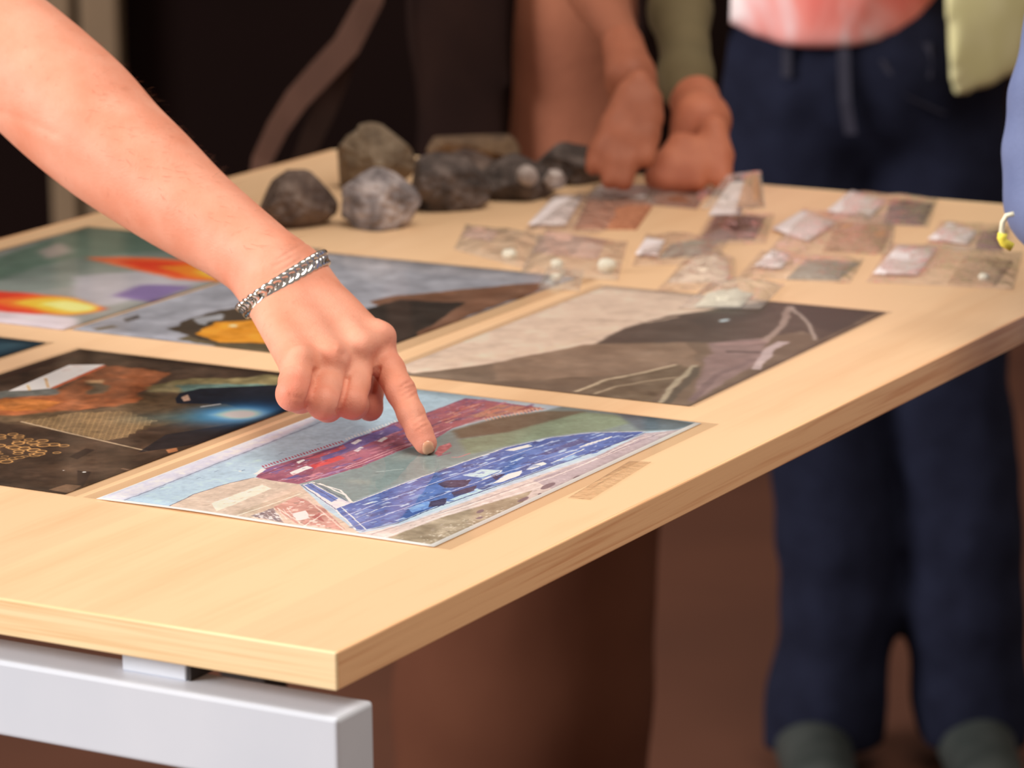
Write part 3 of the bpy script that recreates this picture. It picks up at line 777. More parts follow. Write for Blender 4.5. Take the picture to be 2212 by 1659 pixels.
# ------------------------------------------------------------------ stones
MAT_STONE = {}
def stone_mat(name, a, b, c, spots=0.0):
    m, nt, bs, N, Lk = new_mat(name)
    tc = N.new('ShaderNodeTexCoord')
    n1 = N.new('ShaderNodeTexNoise'); n1.inputs['Scale'].default_value = 60; n1.inputs['Detail'].default_value = 6
    n2 = N.new('ShaderNodeTexVoronoi'); n2.inputs['Scale'].default_value = 160
    Lk.new(tc.outputs['Object'], n1.inputs['Vector']); Lk.new(tc.outputs['Object'], n2.inputs['Vector'])
    cr = N.new('ShaderNodeValToRGB'); e = cr.color_ramp.elements
    e[0].position, e[0].color = 0.34, L4(a); e[1].position, e[1].color = 0.66, L4(c)
    x = cr.color_ramp.elements.new(0.5); x.color = L4(b)
    Lk.new(n1.outputs['Fac'], cr.inputs['Fac']); Lk.new(cr.outputs[0], bs.inputs['Base Color'])
    bs.inputs['Roughness'].default_value = 0.85
    bp = N.new('ShaderNodeBump'); bp.inputs['Strength'].default_value = 0.7; bp.inputs['Distance'].default_value = 0.004
    Lk.new(n2.outputs['Distance'], bp.inputs['Height']); Lk.new(bp.outputs['Normal'], bs.inputs['Normal'])
    return m


def stone(pxc, pyb, wpx, hpx, mat, label, seed, depth=0.9, flat=0.0, turn=0.0, lumps=(), inclusion=None):
    base = tp(pxc, pyb); z = (base - CAM) @ CF
    w = wpx / F * z; h = hpx / F * z
    e = empty('stone', base + FH * w * depth * 0.42, label, 'stone', 'dark stones at the far end of the table', ANG)
    bm = bmesh.new(); bmesh.ops.create_icosphere(bm, subdivisions=5, radius=1.0)
    R_ = random.Random(int(seed * 17)); planes = []
    for _ in range(11):
        d_ = Vector((R_.uniform(-1, 1), R_.uniform(-1, 1), R_.uniform(-0.5, 1))).normalized(); planes.append((d_, R_.uniform(0.66, 0.90)))
    for v in bm.verts:
        q = v.co.copy(); n = q.normalized()
        r = 1.06 + 0.20 * mnoise.noise(q * 1.3 + Vector((seed * 7.1, 3, 1))) + 0.10 * mnoise.noise(q * 3 + Vector((seed, 9, 2))) + 0.035 * mnoise.noise(q * 8 + Vector((2, seed, 5)))
        for (lx, ly, lz, lr, la) in lumps: r += la * math.exp(-((n - Vector((lx, ly, lz)).normalized()).length / lr) ** 2)
        c = mnoise.cell(q * 2.2 + Vector((seed, seed, 0)))
        r += 0.05 * c
        q = n * r
        for d_, k_ in planes:                   # broken faces
            e_ = q.dot(d_) - k_
            if e_ > 0: q -= d_ * e_ * 0.88
        if flat and q.z > flat: q.z = flat + (q.z - flat) * 0.25
        q.z = max(q.z, -0.72)
        v.co = q
    lo_ = [min(v.co[i] for v in bm.verts) for i in range(3)]; hi_ = [max(v.co[i] for v in bm.verts) for i in range(3)]
    for v in bm.verts:                          # fit the seen width and height
        t_ = [(v.co[i] - lo_[i]) / (hi_[i] - lo_[i]) for i in range(3)]
        v.co = Vector(((t_[0] - 0.5) * w, (t_[1] - 0.5) * w * depth, t_[2] * h))
    bmesh.ops.rotate(bm, verts=bm.verts, cent=(0, 0, 0), matrix=Matrix.Rotation(turn, 3, 'Z'))
    for f in bm.faces: f.smooth = True
    me = bpy.data.meshes.new('stone_body'); bm.to_mesh(me); bm.free()
    link_mesh('stone_body', me, mat, e, world_verts=False)
    if inclusion:
        for (dx, dz, r) in inclusion:          # pale crystals set in the face
            b2 = bmesh.new(); bmesh.ops.create_icosphere(b2, subdivisions=2, radius=1.0)
            for v in b2.verts:
                s = 1 + 0.25 * mnoise.noise(v.co * 3 + Vector((dx * 9, dz * 5, seed)))
                v.co = Vector((dx * w / 2 + v.co.x * r * s, -math.sqrt(max(0.05, 1 - dx * dx - (dz * 1.6 - 0.8) ** 2)) * w / 2 * depth * 0.95 + v.co.y * r * 0.7 * s, dz * h + v.co.z * r * s))
            mi = bpy.data.meshes.new('crystal_patch'); b2.to_mesh(mi); b2.free()
            tag(link_mesh('crystal_patch', mi, MAT_CRYST, e, world_verts=False), 'pale crystal patch')
    return e


MAT_CRYST = surface('crystal_pale', (138, 124, 118), (176, 162, 156), rough=0.35, scale=120, bump=0.3)
SG = stone_mat('stone_grey', (92, 84, 84), (140, 130, 130), (188, 176, 174))
SB = stone_mat('stone_brown', (70, 54, 48), (94, 76, 67), (122, 104, 94))
SD = stone_mat('stone_dark', (50, 41, 38), (78, 66, 61), (110, 96, 90))
SO = stone_mat('stone_olive', (98, 82, 66), (120, 102, 82), (136, 118, 98))
ST = stone_mat('stone_tan', (84, 64, 46), (104, 80, 58), (120, 94, 68))
stone(640, 497, 176, 122, SB, 'brown rounded stone at the left of the group, close to the forearm', 1.0, lumps=((0.5, 0, 0.6, 0.5, 0.12), (-0.8, 0, 0.5, 0.5, 0.16)))
stone(822, 500, 176, 132, SG, 'light grey crystalline stone standing in front of the taller olive stone', 2.0)
stone(812, 418, 170, 145, SO, 'tall olive brown stone with a flat rounded top, behind the light grey one', 13.0, flat=0.95)
stone(975, 462, 178, 125, SD, 'dark grey stone just right of the light grey stone', 4.0, lumps=((-0.7, -0.3, -0.4, 0.6, -0.25),))
stone(1122, 438, 186, 95, SD, 'long dark stone with two pale crystal patches on its right end', 5.3, inclusion=((0.18, 0.62, 0.0085), (0.82, 0.48, 0.0085)))
stone(1236, 402, 178, 84, SD, 'blackish brown stone at the right end of the row, near the hands', 6.0)
stone(1022, 352, 205, 44, ST, 'flat tan stone slab lying at the far table edge behind the others', 7.0, flat=0.3)
stone(1010, 398, 150, 70, SB, 'small dark brown stone wedged between the slab and the front stones', 8.0)

# ------------------------------------------------------------------ sample bags
MAT_BAG = film_material('bag_film', (0.96, 0.95, 0.94), 0.10, 1.0, 0.8, 70, haze=0.13)
MAT_BAGC = film_material('bag_film_clear', (0.95, 0.96, 0.95), 0.09, 1.0, 0.5, 45, haze=0.20)
MAT_LABEL = surface('label_paper', (236, 222, 222), (244, 234, 234), rough=0.6, scale=30)
FILLS = {k: surface('sample_' + k, tuple(min(250, int(v * 1.1)) for v in a), tuple(min(250, int(v * 1.1)) for v in b), rough=0.9, scale=240, bump=0.6, bscale=600) for k, a, b in (
    ('rust', (150, 92, 64), (186, 126, 94)), ('brown', (116, 70, 48), (150, 96, 70)), ('purple', (106, 70, 66), (140, 98, 92)), ('tan', (168, 124, 92), (194, 148, 114)),
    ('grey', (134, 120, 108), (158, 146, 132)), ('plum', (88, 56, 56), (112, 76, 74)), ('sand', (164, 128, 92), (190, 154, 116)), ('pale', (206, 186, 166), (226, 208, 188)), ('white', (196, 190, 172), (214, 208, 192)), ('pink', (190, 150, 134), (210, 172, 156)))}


def quad_patch(name, Q, height, mat, parent, nu=10, nv=10, rough=0.0, z0=0.0, seed=0, thick=True, power=0.6):
    Q = [np.array(q) for q in Q]; vs, fs = [], []
    for j in range(nv + 1):
        for i in range(nu + 1):
            u, v = i / nu, j / nv
            P = (Q[0] * (1 - u) + Q[1] * u) * (1 - v) + (Q[3] * (1 - u) + Q[2] * u) * v
            env = (math.sin(math.pi * u) * math.sin(math.pi * v)) ** power if 0 < u < 1 and 0 < v < 1 else 0.0
            n = mnoise.noise(Vector((u * 4 + seed, v * 4, seed * 3.3)))
            vs.append((P[0], P[1], TZ + z0 + height * env * (1 + rough * n) + 0.0004))
    n = len(vs)
    for j in range(nv):
        for i in range(nu):
            a = j * (nu + 1) + i; fs.append((a, a + 1, a + nu + 2, a + nu + 1))
    if thick:
        vs += [(x, y, TZ + z0) for x, y, z in vs]
        for j in range(nv):
            for i in range(nu):
                a = n + j * (nu + 1) + i; fs.append((a, a + nu + 1, a + nu + 2, a + 1))
        rim = [i for i in range(nu)] + [(nu + 1) * j + nu for j in range(nv)] + [(nu + 1) * nv + i for i in range(nu, 0, -1)] + [(nu + 1) * j for j in range(nv, 0, -1)]
        for a, b in zip(rim, rim[1:] + rim[:1]): fs.append((a, n + a, n + b, b))
    me = mesh_from(vs, fs, True, name)
    bm = bmesh.new(); bm.from_mesh(me); bmesh.ops.recalc_face_normals(bm, faces=bm.faces); bm.to_mesh(me); bm.free()
    return link_mesh(name, me, mat, parent)


def grow(Q, s):
    c = sum(np.array(q) for q in Q) / 4; return [c + (np.array(q) - c) * s for q in Q]


NB = [0]
def bag(film, label, fill=None, fillq=None, tagq=None, h=0.0045, clear=False, crystals=None, lift=0.0):
    NB[0] += 1; s = NB[0] * 1.7
    Q = [tp(*q) for q in film]
    e = empty('sample_bag', sum(Q) / 4, label, 'bag', 'small sample bags spread on the table')
    quad_patch('bag_film', grow(Q, 1.06), h + 0.0016, MAT_BAGC if clear else MAT_BAG, e, 14, 14, 0.9, 0.0002 + lift, s, thick=False, power=0.5)
    if fill: quad_patch('sample_fill', [tp(*q) for q in fillq], h, FILLS[fill], e, 10, 10, 0.5, lift, s + 1)
    if tagq: quad_patch('paper_label', [tp(*q) for q in tagq], 0.0012, MAT_LABEL, e, 6, 6, 0.3, 0.0022 + lift, s + 2)
    for (cx_, cy_, r) in crystals or ():
        b2 = bmesh.new(); bmesh.ops.create_icosphere(b2, subdivisions=2, radius=1.0); c = tp(cx_, cy_)
        for v in b2.verts:
            k = 1 + 0.3 * mnoise.noise(v.co * 2.5 + Vector((cx_, s, 0)))
            v.co = Vector((c[0] + v.co.x * r * k, c[1] + v.co.y * r * k, TZ + lift + max(0.0003, r * 0.75 + v.co.z * r * k * 0.75)))
        mi = bpy.data.meshes.new('pebble'); b2.to_mesh(mi); b2.free()
        for f in mi.polygons: f.use_smooth = True
        link_mesh('pebble', mi, FILLS['white'], e)
    return e


bag([(1135, 500), (1290, 505), (1430, 432), (1250, 420)], 'sample bag of rust brown sand with a slanted white label at its left', 'rust', [(1240, 495), (1375, 497), (1420, 432), (1270, 430)], [(1140, 492), (1222, 492), (1260, 430), (1200, 428)])
bag([(1270, 432), (1500, 452), (1530, 412), (1290, 402)], 'flat bag with pale upper strip and dark brown contents, behind the rust one', 'brown', [(1395, 442), (1505, 452), (1530, 410), (1420, 402)], [(1270, 430), (1390, 434), (1415, 410), (1300, 404)])
bag([(1500, 530), (1650, 525), (1670, 465), (1540, 462)], 'sample bag holding purplish brown grains, in the middle of the far rows', 'purple', [(1512, 520), (1630, 518), (1655, 468), (1545, 466)], None)
bag([(1665, 545), (1920, 550), (1930, 470), (1740, 455)], 'sample bag with pinkish white diamond label and tan sand beside it', 'tan', [(1775, 545), (1905, 545), (1930, 485), (1815, 480)], [(1668, 500), (1745, 527), (1806, 487), (1735, 460)])
bag([(1790, 478), (2000, 492), (2020, 432), (1830, 418)], 'sample bag with blurred white label and dark plum contents near the trousers', 'plum', [(1905, 484), (1995, 488), (2018, 440), (1925, 432)], [(1785, 462), (1880, 474), (1915, 438), (1840, 418)])
bag([(1600, 600), (1830, 612), (1860, 562), (1650, 545)], 'sample bag with small white tag and grey powder, behind the quarry print', 'grey', [(1698, 604), (1810, 606), (1860, 568), (1740, 562)], [(1628, 582), (1690, 586), (1706, 556), (1668, 546)])
bag([(2000, 535), (2160, 545), (2180, 490), (2035, 480)], 'sample bag with lilac white label and mauve contents below the blue sleeve', 'purple', [(2105, 540), (2165, 540), (2176, 500), (2120, 498)], [(2004, 522), (2090, 534), (2112, 506), (2050, 486)], h=0.004)
bag([(1880, 610), (2180, 625), (2200, 548), (1930, 530)], 'sample bag with big white label and brown glinting sand, nearest the right edge', 'sand', [(2045, 615), (2150, 618), (2190, 566), (2085, 552)], [(1886, 598), (1982, 600), (2026, 542), (1940, 536)], crystals=[(2125, 608, 0.004)])  # the pale pebble stands in for a glint on the sand
bag([(1370, 575), (1540, 570), (1570, 520), (1400, 508)], 'sample bag with faint round label and a band of grey grains', 'grey', [(1420, 560), (1520, 552), (1560, 520), (1450, 528)], [(1372, 556), (1420, 560), (1436, 526), (1396, 520)])
bag([(1420, 630), (1590, 625), (1585, 560), (1510, 535)], 'clear bag of beige powder touching the far edge of the quarry print', 'pale', [(1440, 612), (1580, 612), (1570, 560), (1515, 545)], None, h=0.005)
bag([(1470, 672), (1640, 672), (1690, 622), (1540, 618)], 'crumpled clear bag with greenish white glints lying over the quarry print', 'white', [(1500, 668), (1600, 668), (1630, 640), (1530, 638)], None, h=0.006, clear=True, lift=0.0016)  # the glints are given as colour, by the white fill
bag([(985, 540), (1130, 580), (1170, 510), (1010, 488)], 'nearly empty clear bag with one pale pebble, just right of the stones', 'pink', [(995, 510), (1060, 522), (1080, 500), (1010, 492)], None, h=0.003, clear=True, crystals=[(1100, 562, 0.0055)])
bag([(1130, 590), (1330, 605), (1350, 525), (1170, 510)], 'clear bag holding mauve grains and one large creamy pebble', 'pink', [(1150, 545), (1290, 560), (1310, 520), (1180, 500)], None, clear=True, crystals=[(1312, 590, 0.0068)])
bag([(1165, 625), (1250, 632), (1260, 590), (1185, 582)], 'tiny clear bag with a white bead at the far edge of the digger print', None, None, None, h=0.003, clear=True, crystals=[(1203, 582, 0.0045), (1200, 612, 0.0042)], lift=0.0008)
# bag held up at the far edge by the hand: stands tilted
hb = ch(1592, 440, 2.60)
e = empty('sample_bag', hb, 'sample bag with white label tilted up under the reaching hand', 'bag', 'small sample bags spread on the table')
Qh = [ch(1520, 448, 2.585), ch(1650, 446, 2.60), ch(1640, 372, 2.66), ch(1572, 380, 2.64)]
def free_quad(name, Q, off, mat, parent, bulge=0.004, n=8):
    nn = np.cross(Q[1] - Q[0], Q[3] - Q[0]); nn /= np.linalg.norm(nn)
    vs, fs = [], []
    for s in (1, -1):
        for j in range(n + 1):
            for i in range(n + 1):
                u, v = i / n, j / n; P = (Q[0] * (1 - u) + Q[1] * u) * (1 - v) + (Q[3] * (1 - u) + Q[2] * u) * v
                vs.append(P + nn * (off + s * (0.0004 + bulge * math.sin(math.pi * u) * math.sin(math.pi * v))))
    m = (n + 1) ** 2
    for j in range(n):
        for i in range(n):
            a = j * (n + 1) + i; fs += [(a, a + 1, a + n + 2, a + n + 1), (m + a, m + a + n + 1, m + a + n + 2, m + a + 1)]
    return link_mesh(name, mesh_from(vs, fs, True, name), mat, parent)
free_quad('bag_film', grow(Qh, 1.08), 0.0, MAT_BAG, e, 0.006)
free_quad('paper_label', [Qh[0] * .9 + Qh[1] * .1, Qh[0] * .35 + Qh[1] * .65, Qh[3] * .35 + Qh[2] * .65, Qh[3] * .9 + Qh[2] * .1], -0.0065, MAT_LABEL, e, 0.0006)
free_quad('sample_fill', [Qh[0] * .45 + Qh[1] * .55, Qh[1], Qh[2], Qh[3] * .4 + Qh[2] * .6], 0.0, FILLS['tan'], e, 0.004)

# scrap of clear tape beside the aerial print
tq = [tp(1226, 1078), tp(1275, 1082), tp(1408, 1000), tp(1360, 998)]
tape = empty('tape_scrap', sum(tq) / 4, 'wrinkled clear tape scrap between the aerial print and the right table edge', 'tape')
MAT_TAPE = film_material('tape_film', (0.95, 0.93, 0.90), 0.15, 0.9, 0.14, 160)
quad_patch('tape_strip', tq, 0.0006, MAT_TAPE, tape, 18, 6, 1.5, 0.0002, 4.0, thick=False)
# ------------------------------------------------------------------ the pointing arm
def skin_mat(name, hi, lo, red, sub=0.12):
    m, nt, b, N, Lk = new_mat(name)
    tc = N.new('ShaderNodeTexCoord')
    n1 = N.new('ShaderNodeTexNoise'); n1.inputs['Scale'].default_value = 38; n1.inputs['Detail'].default_value = 4
    n2 = N.new('ShaderNodeTexNoise'); n2.inputs['Scale'].default_value = 420; n2.inputs['Detail'].default_value = 3
    n3 = N.new('ShaderNodeTexVoronoi'); n3.inputs['Scale'].default_value = 900
    for n in (n1, n2, n3): Lk.new(tc.outputs['Object'], n.inputs['Vector'])
    cr = N.new('ShaderNodeValToRGB'); cr.color_ramp.elements[0].position = 0.3; cr.color_ramp.elements[1].position = 0.7
    cr.color_ramp.elements[0].color = L4(lo); cr.color_ramp.elements[1].color = L4(hi)
    Lk.new(n1.outputs['Fac'], cr.inputs['Fac'])
    at = N.new('ShaderNodeAttribute'); at.attribute_name = 'flush'
    mx = N.new('ShaderNodeMixRGB'); mx.inputs[2].default_value = L4(red)
    Lk.new(at.outputs['Fac'], mx.inputs[0]); Lk.new(cr.outputs[0], mx.inputs[1])
    fk = N.new('ShaderNodeValToRGB'); fk.color_ramp.elements[0].position = 0.66; fk.color_ramp.elements[1].position = 0.78   # freckles
    fk.color_ramp.elements[0].color = (1, 1, 1, 1); fk.color_ramp.elements[1].color = (0.72, 0.60, 0.54, 1)
    n4 = N.new('ShaderNodeTexNoise'); n4.inputs['Scale'].default_value = 190; n4.inputs['Detail'].default_value = 1
    Lk.new(tc.outputs['Object'], n4.inputs['Vector']); Lk.new(n4.outputs['Fac'], fk.inputs['Fac'])
    m2 = N.new('ShaderNodeMixRGB'); m2.blend_type = 'MULTIPLY'; m2.inputs[0].default_value = 0.22
    Lk.new(mx.outputs[0], m2.inputs[1]); Lk.new(fk.outputs[0], m2.inputs[2])
    Lk.new(m2.outputs[0], b.inputs['Base Color'])
    b.inputs['Roughness'].default_value = 0.55; b.inputs['Specular IOR Level'].default_value = 0.26
    b.inputs['Subsurface Weight'].default_value = sub; b.inputs['Subsurface Radius'].default_value = (1.0, 0.35, 0.2); b.inputs['Subsurface Scale'].default_value = 0.006
    ad = N.new('ShaderNodeMath'); ad.operation = 'MULTIPLY_ADD'; ad.inputs[1].default_value = 0.5
    Lk.new(n3.outputs['Distance'], ad.inputs[0]); Lk.new(n2.outputs['Fac'], ad.inputs[2])
    bp = N.new('ShaderNodeBump'); bp.inputs['Strength'].default_value = 0.16; bp.inputs['Distance'].default_value = 0.0012
    Lk.new(ad.outputs[0], bp.inputs['Height']); Lk.new(bp.outputs['Normal'], b.inputs['Normal'])
    return m


SKIN = skin_mat('skin', (233, 165, 140), (222, 144, 116), (212, 112, 97))
tip0 = tp(919, 957, TZ + 0.0068); ZT = float((tip0 - CAM) @ CF)
J = lambda x, y, dz: pd(x, y, ZT + dz / 1000)
VX = 0.0011
ARM = [((606, 607), 80, 22.4), ((540, 545), 96, 22.8), ((402, 446), 124, 28.2), ((315, 376), 142, 32.3), ((241, 316), 158, 35.2), ((170, 248), 174, 38.2), ((95, 180), 192, 38.6), ((20, 112), 212, 37.5), ((-60, 50), 236, 37), ((-170, -60), 300, 40), ((-330, -260), 400, 46), ((-430, -380), 450, 54)]
arm_pts = [(J(q[0], q[1], d), r / 1000) for q, d, r in ARM]
allp = np.array([a for a, r in arm_pts[:9]] + [J(930, 985, -30), J(560, 900, -40), J(860, 700, 110)])
fld = Field(allp.min(0) - 0.046, allp.max(0) + 0.046, VX)
def spline(pts, n):                             # a smooth run through the joints
    P = np.array([np.append(a, r) for a, r in pts]); P = np.vstack([2 * P[0] - P[1], P, 2 * P[-1] - P[-2]]); out = []
    for i in range(1, len(P) - 2):
        for t in np.linspace(0, 1, n, endpoint=False):
            a, b, c, d = P[i - 1:i + 3]; out.append(0.5 * (2 * b + (c - a) * t + (2 * a - 5 * b + 4 * c - d) * t * t + (3 * b - a - 3 * c + d) * t ** 3))
    out.append(P[-2]); return [(q[:3], float(q[3])) for q in out]
fld.chain(spline(arm_pts[:10], 5), 0.004)
r_ = lambda mm: mm / 1000
# wrist and palm: a metacarpal for each finger, filled between
fld.ell(J(612, 612, 84), (0.0235, 0.0235, 0.0235), 0.010)
MC = [((655, 592), 92, 12.5, (804, 740), 50, 10.4), ((628, 600), 82, 13.0, (775, 765), 38, 10.8), ((600, 618), 74, 13, (716, 786), 23, 11.0), ((572, 642), 68, 12.5, (648, 790), 8, 11.2)]
for (a, da, ra, b, db, rb) in MC: fld.cone(J(*a, da), J(*b, db), r_(ra), r_(rb), 0.009)
for (a, da, b, db, rr) in (((642, 600), 86, (792, 756), 46, 11.4), ((612, 612), 77, (745, 778), 32, 11.4), ((586, 630), 71, (682, 792), 17, 11.4)):   # flesh between the bones
    fld.cone(J(*a, da), J(*b, db), r_(rr + 1.0), r_(rr - 2.2), 0.008)
fld.cone(J(640, 640, 98), J(745, 790, 52), 0.016, 0.013, 0.010)      # palm
fld.cone(J(600, 660, 90), J(690, 815, 34), 0.014, 0.012, 0.010)
fld.cone(J(670, 640, 106), J(768, 790, 82), 0.015, 0.012, 0.008)     # thenar
for (x, y, d, rr) in ((825, 729, 42, 7.2), (786, 746, 29, 7.2), (722, 772, 13, 7.0), (650, 778, -1, 7.6)):  # knuckles
    fld.ell(J(x, y, d), (r_(rr),) * 3, 0.006)
for (a, da, b, db) in (((664, 600), 74, (820, 724), 38), ((655, 612), 68, (783, 745), 26), ((622, 630), 60, (720, 772), 11)):  # tendons
    fld.cone(J(*a, da), J(*b, db), 0.0030, 0.0034, 0.014)
# fingers, each its own chain, kept apart by tight blends
fin = Field(fld.lo, fld.lo + (fld.n - 1) * VX, VX); fin.n = fld.n; fin.D = np.full(fld.n, 1.0, np.float32)
def finger(pts, k=0.003, kk=0.0012):
    one = Field(fld.lo, fld.lo + (fld.n - 1) * VX, VX); one.n = fld.n; one.D = np.full(fld.n, 1.0, np.float32)
    one.chain([(J(x, y, d), r_(r)) for (x, y, d, r) in pts], k)
    fin.merge(one, kk * 0.6)
finger([(708, 795, 66, 11), (768, 800, 76, 11.2), (793, 845, 54, 9.2), (799, 881, 40, 7.8)])                                  # thumb
finger([(648, 790, 8, 10.4), (640, 826, -10, 9.6), (633, 851, -20, 9.2), (648, 860, -4, 8.2), (662, 858, 12, 7.6), (668, 846, 22, 7.2)])   # little finger
finger([(716, 786, 23, 10.2), (706, 840, 2, 8.7), (698, 872, -12, 8.6), (708, 880, 8, 8.0), (720, 872, 26, 7.8), (722, 846, 34, 7.2)])      # ring finger
finger([(775, 765, 38, 10.2), (767, 830, 18, 8.5), (757, 872, 4, 8.2), (765, 876, 26, 7.8), (774, 864, 42, 7.6), (772, 840, 48, 7)])       # middle finger
finger([(808, 744, 50, 9.8), (841, 800, 34, 8.8), (866, 846, 20, 8.3), (888, 895, 9, 7.5), (905, 931, 3, 7.0), (919, 957, 0, 6.6)])       # index finger
fld.merge(fin, 0.0042)
Vh, Fh = fld.mesh()
Vh = relax(Vh, Fh, 3, 0.5)
# surface detail: creases, dents and bumps where the skin shows them
px, py, pz = proj(Vh)
Nh = fld.normal(Vh)
front = (Nh @ CF) < 0.15
disp = np.zeros(len(Vh))
def crease(pts, depth, w, bump=0.0):
    global disp
    P = np.array(pts, float); best = np.full(len(Vh), 1e9)
    for a, b in zip(P, P[1:]):
        d = b - a; t = np.clip(((px - a[0]) * d[0] + (py - a[1]) * d[1]) / (d @ d), 0, 1)
        best = np.minimum(best, np.hypot(px - a[0] - t * d[0], py - a[1] - t * d[1]))
    disp -= front * depth / 1000 * np.exp(-(best / w) ** 2)
def dent(x, y, rx, mm, ry=None):
    global disp
    disp -= front * mm / 1000 * np.exp(-((px - x) / rx) ** 2 - ((py - y) / (ry or rx)) ** 2)
Z6 = lambda *q: [(560 + a / 5.027, 700 + b / 5.027) for a, b in q]
for c in (Z6((1530, 690), (1590, 645), (1640, 620)), Z6((1530, 730), (1610, 690), (1690, 670)), Z6((1560, 780), (1620, 735), (1690, 700)), Z6((1590, 820), (1660, 780), (1705, 745))): crease(c, 0.7, 3.0)
for c in (Z6((1680, 1050), (1740, 1000), (1790, 975)), Z6((1690, 1110), (1760, 1060), (1810, 1040)), Z6((1710, 1160), (1780, 1110), (1830, 1090))): crease(c, 0.5, 2.6)
for c in (Z6((330, 760), (450, 800)), Z6((330, 785), (440, 815))): crease(c, 0.4, 2.6)
for c in (Z6((250, 470), (330, 450), (420, 470)), Z6((1430, 160), (1400, 240))): crease(c, 0.3, 3)
crease(Z6((610, 500), (590, 640), (540, 800), (500, 880)), 1.5, 4.6); crease(Z6((960, 590), (930, 740), (880, 900), (850, 960)), 1.5, 4.6); crease(Z6((1290, 480), (1265, 600), (1240, 720)), 2.0, 5)
dent(745, 765, 9, 1.3, 12); dent(729, 752, 6, -0.5); dent(690, 770, 13, 0.9, 22); dent(800, 700, 26, 1.2, 34); dent(735, 690, 24, 0.5, 30)
dent(815, 765, 13, 1.0, 26); dent(700, 640, 40, 0.6, 20)
for c in ([(600, 560), (640, 535), (668, 522)], [(592, 575), (630, 556)], [(596, 592), (650, 560)]): crease(c, 0.35, 3.5)
crease([(-30, 232), (60, 262), (118, 290)], 0.45, 10); crease([(590, 752), (600, 740), (612, 735)], 0.3, 3)
for c in ([(790, 640), (770, 625), (740, 612)],): crease(c, 0.6, 6)
Vh = Vh + Nh * disp[:, None]
flush = np.zeros(len(Vh))
for (x, y, d, rad, a) in ((834, 735, 40, 26, .5), (632, 852, -20, 46, .75), (698, 880, -12, 40, .7), (760, 882, 2, 36, .7), (799, 885, 40, 40, .75), (880, 850, 18, 30, .35), (918, 955, 0, 46, .4), (722, 775, 10, 26, .35), (780, 755, 28, 26, .3), (850, 790, 36, 36, .35), (560, 610, 80, 60, .2)):
    c = J(x, y, d); flush = np.maximum(flush, a * np.exp(-(np.linalg.norm(Vh - c, axis=1) / (rad / 4000)) ** 2))
visitor = empty('person', (J(-520, 300, 560)[0], J(-520, 300, 560)[1], 0.0), 'person reaching in from the left, bare forearm, pointing an index finger at the aerial print', 'person')
me = to_mesh(Vh, Fh, 'arm_and_hand')
me.attributes.new('flush', 'FLOAT', 'POINT').data.foreach_set('value', flush.astype(np.float32))
arm = link_mesh('arm_and_hand', me, SKIN, visitor)

# fingernail laid on the tip of the index finger
def surf_hit(x, y, z0=ZT - 0.02):
    d = ray(x, y); t = z0 - 0.02
    for _ in range(400):
        t += 0.0003
        if fld.at((CAM + d * t)[None])[0] < 0: break
    return CAM + d * t
NAIL = [(909, 959), (909, 972), (912, 980), (919, 984), (928, 984.5), (937, 983), (942, 978), (942, 968), (937, 956), (930, 948), (921, 947), (913, 951)]
NAIL = [tuple(np.mean(NAIL, 0) + (np.array(q) - np.mean(NAIL, 0)) * 0.86 + [1.5, 2.0]) for q in NAIL]
cN = np.mean(NAIL, 0); rings = [1.0, 0.8, 0.5]
vs = []
for s in rings:
    for q in NAIL:
        x, y = cN + (np.array(q) - cN) * s; P = surf_hit(x, y); n = fld.normal(P[None])[0]
        vs.append(P + n * (0.0001 if s == 1.0 else 0.00055) - CF * 0.0002)
P = surf_hit(*cN); vs.append(P + fld.normal(P[None])[0] * 0.0006 - CF * 0.0002)
n = len(NAIL); fs = []
for k in range(len(rings) - 1):
    for i in range(n): fs.append((k * n + i, k * n + (i + 1) % n, (k + 1) * n + (i + 1) % n, (k + 1) * n + i))
for i in range(n): fs.append(((len(rings) - 1) * n + i, (len(rings) - 1) * n + (i + 1) % n, len(vs) - 1))
NAILM = surface('nail', (226, 164, 130), (232, 174, 142), rough=0.28, scale=60, coat=0.3)
tag(link_mesh('fingernail', mesh_from(vs, fs, True, 'fingernail'), NAILM, visitor), 'pale smooth fingernail')

# fine hairs on the forearm
hv, hf = [], []
hair_rng = np.random.default_rng(3)
cand = np.where((px > 190) & (px < 640) & (py < 540) & (Nh @ CF < 0.35) & (Nh @ CU > 0.1))[0]
for i in hair_rng.choice(cand, min(260, len(cand)), replace=False):
    base = Vh[i]; n = Nh[i]; dirn = CR * 0.7 - CU * 0.35 + n * 0.45 + hair_rng.normal(size=3) * 0.2; dirn /= np.linalg.norm(dirn)
    side = np.cross(dirn, n); side /= np.linalg.norm(side) + 1e-9; L = 0.004 + 0.005 * hair_rng.random(); w = 0.00007
    k = len(hv); hv += [base + side * w, base - side * w, base + dirn * L * 0.6 + n * 0.0004 - side * w * .7, base + dirn * L * 0.6 + n * 0.0004 + side * w * .7, base + dirn * L]
    hf += [(k, k + 1, k + 2, k + 3), (k + 3, k + 2, k + 4)]
tag(link_mesh('arm_hair', mesh_from(hv, hf, False, 'arm_hair'), surface('hair_fine', (150, 96, 68), rough=0.5), visitor), kind='stuff')

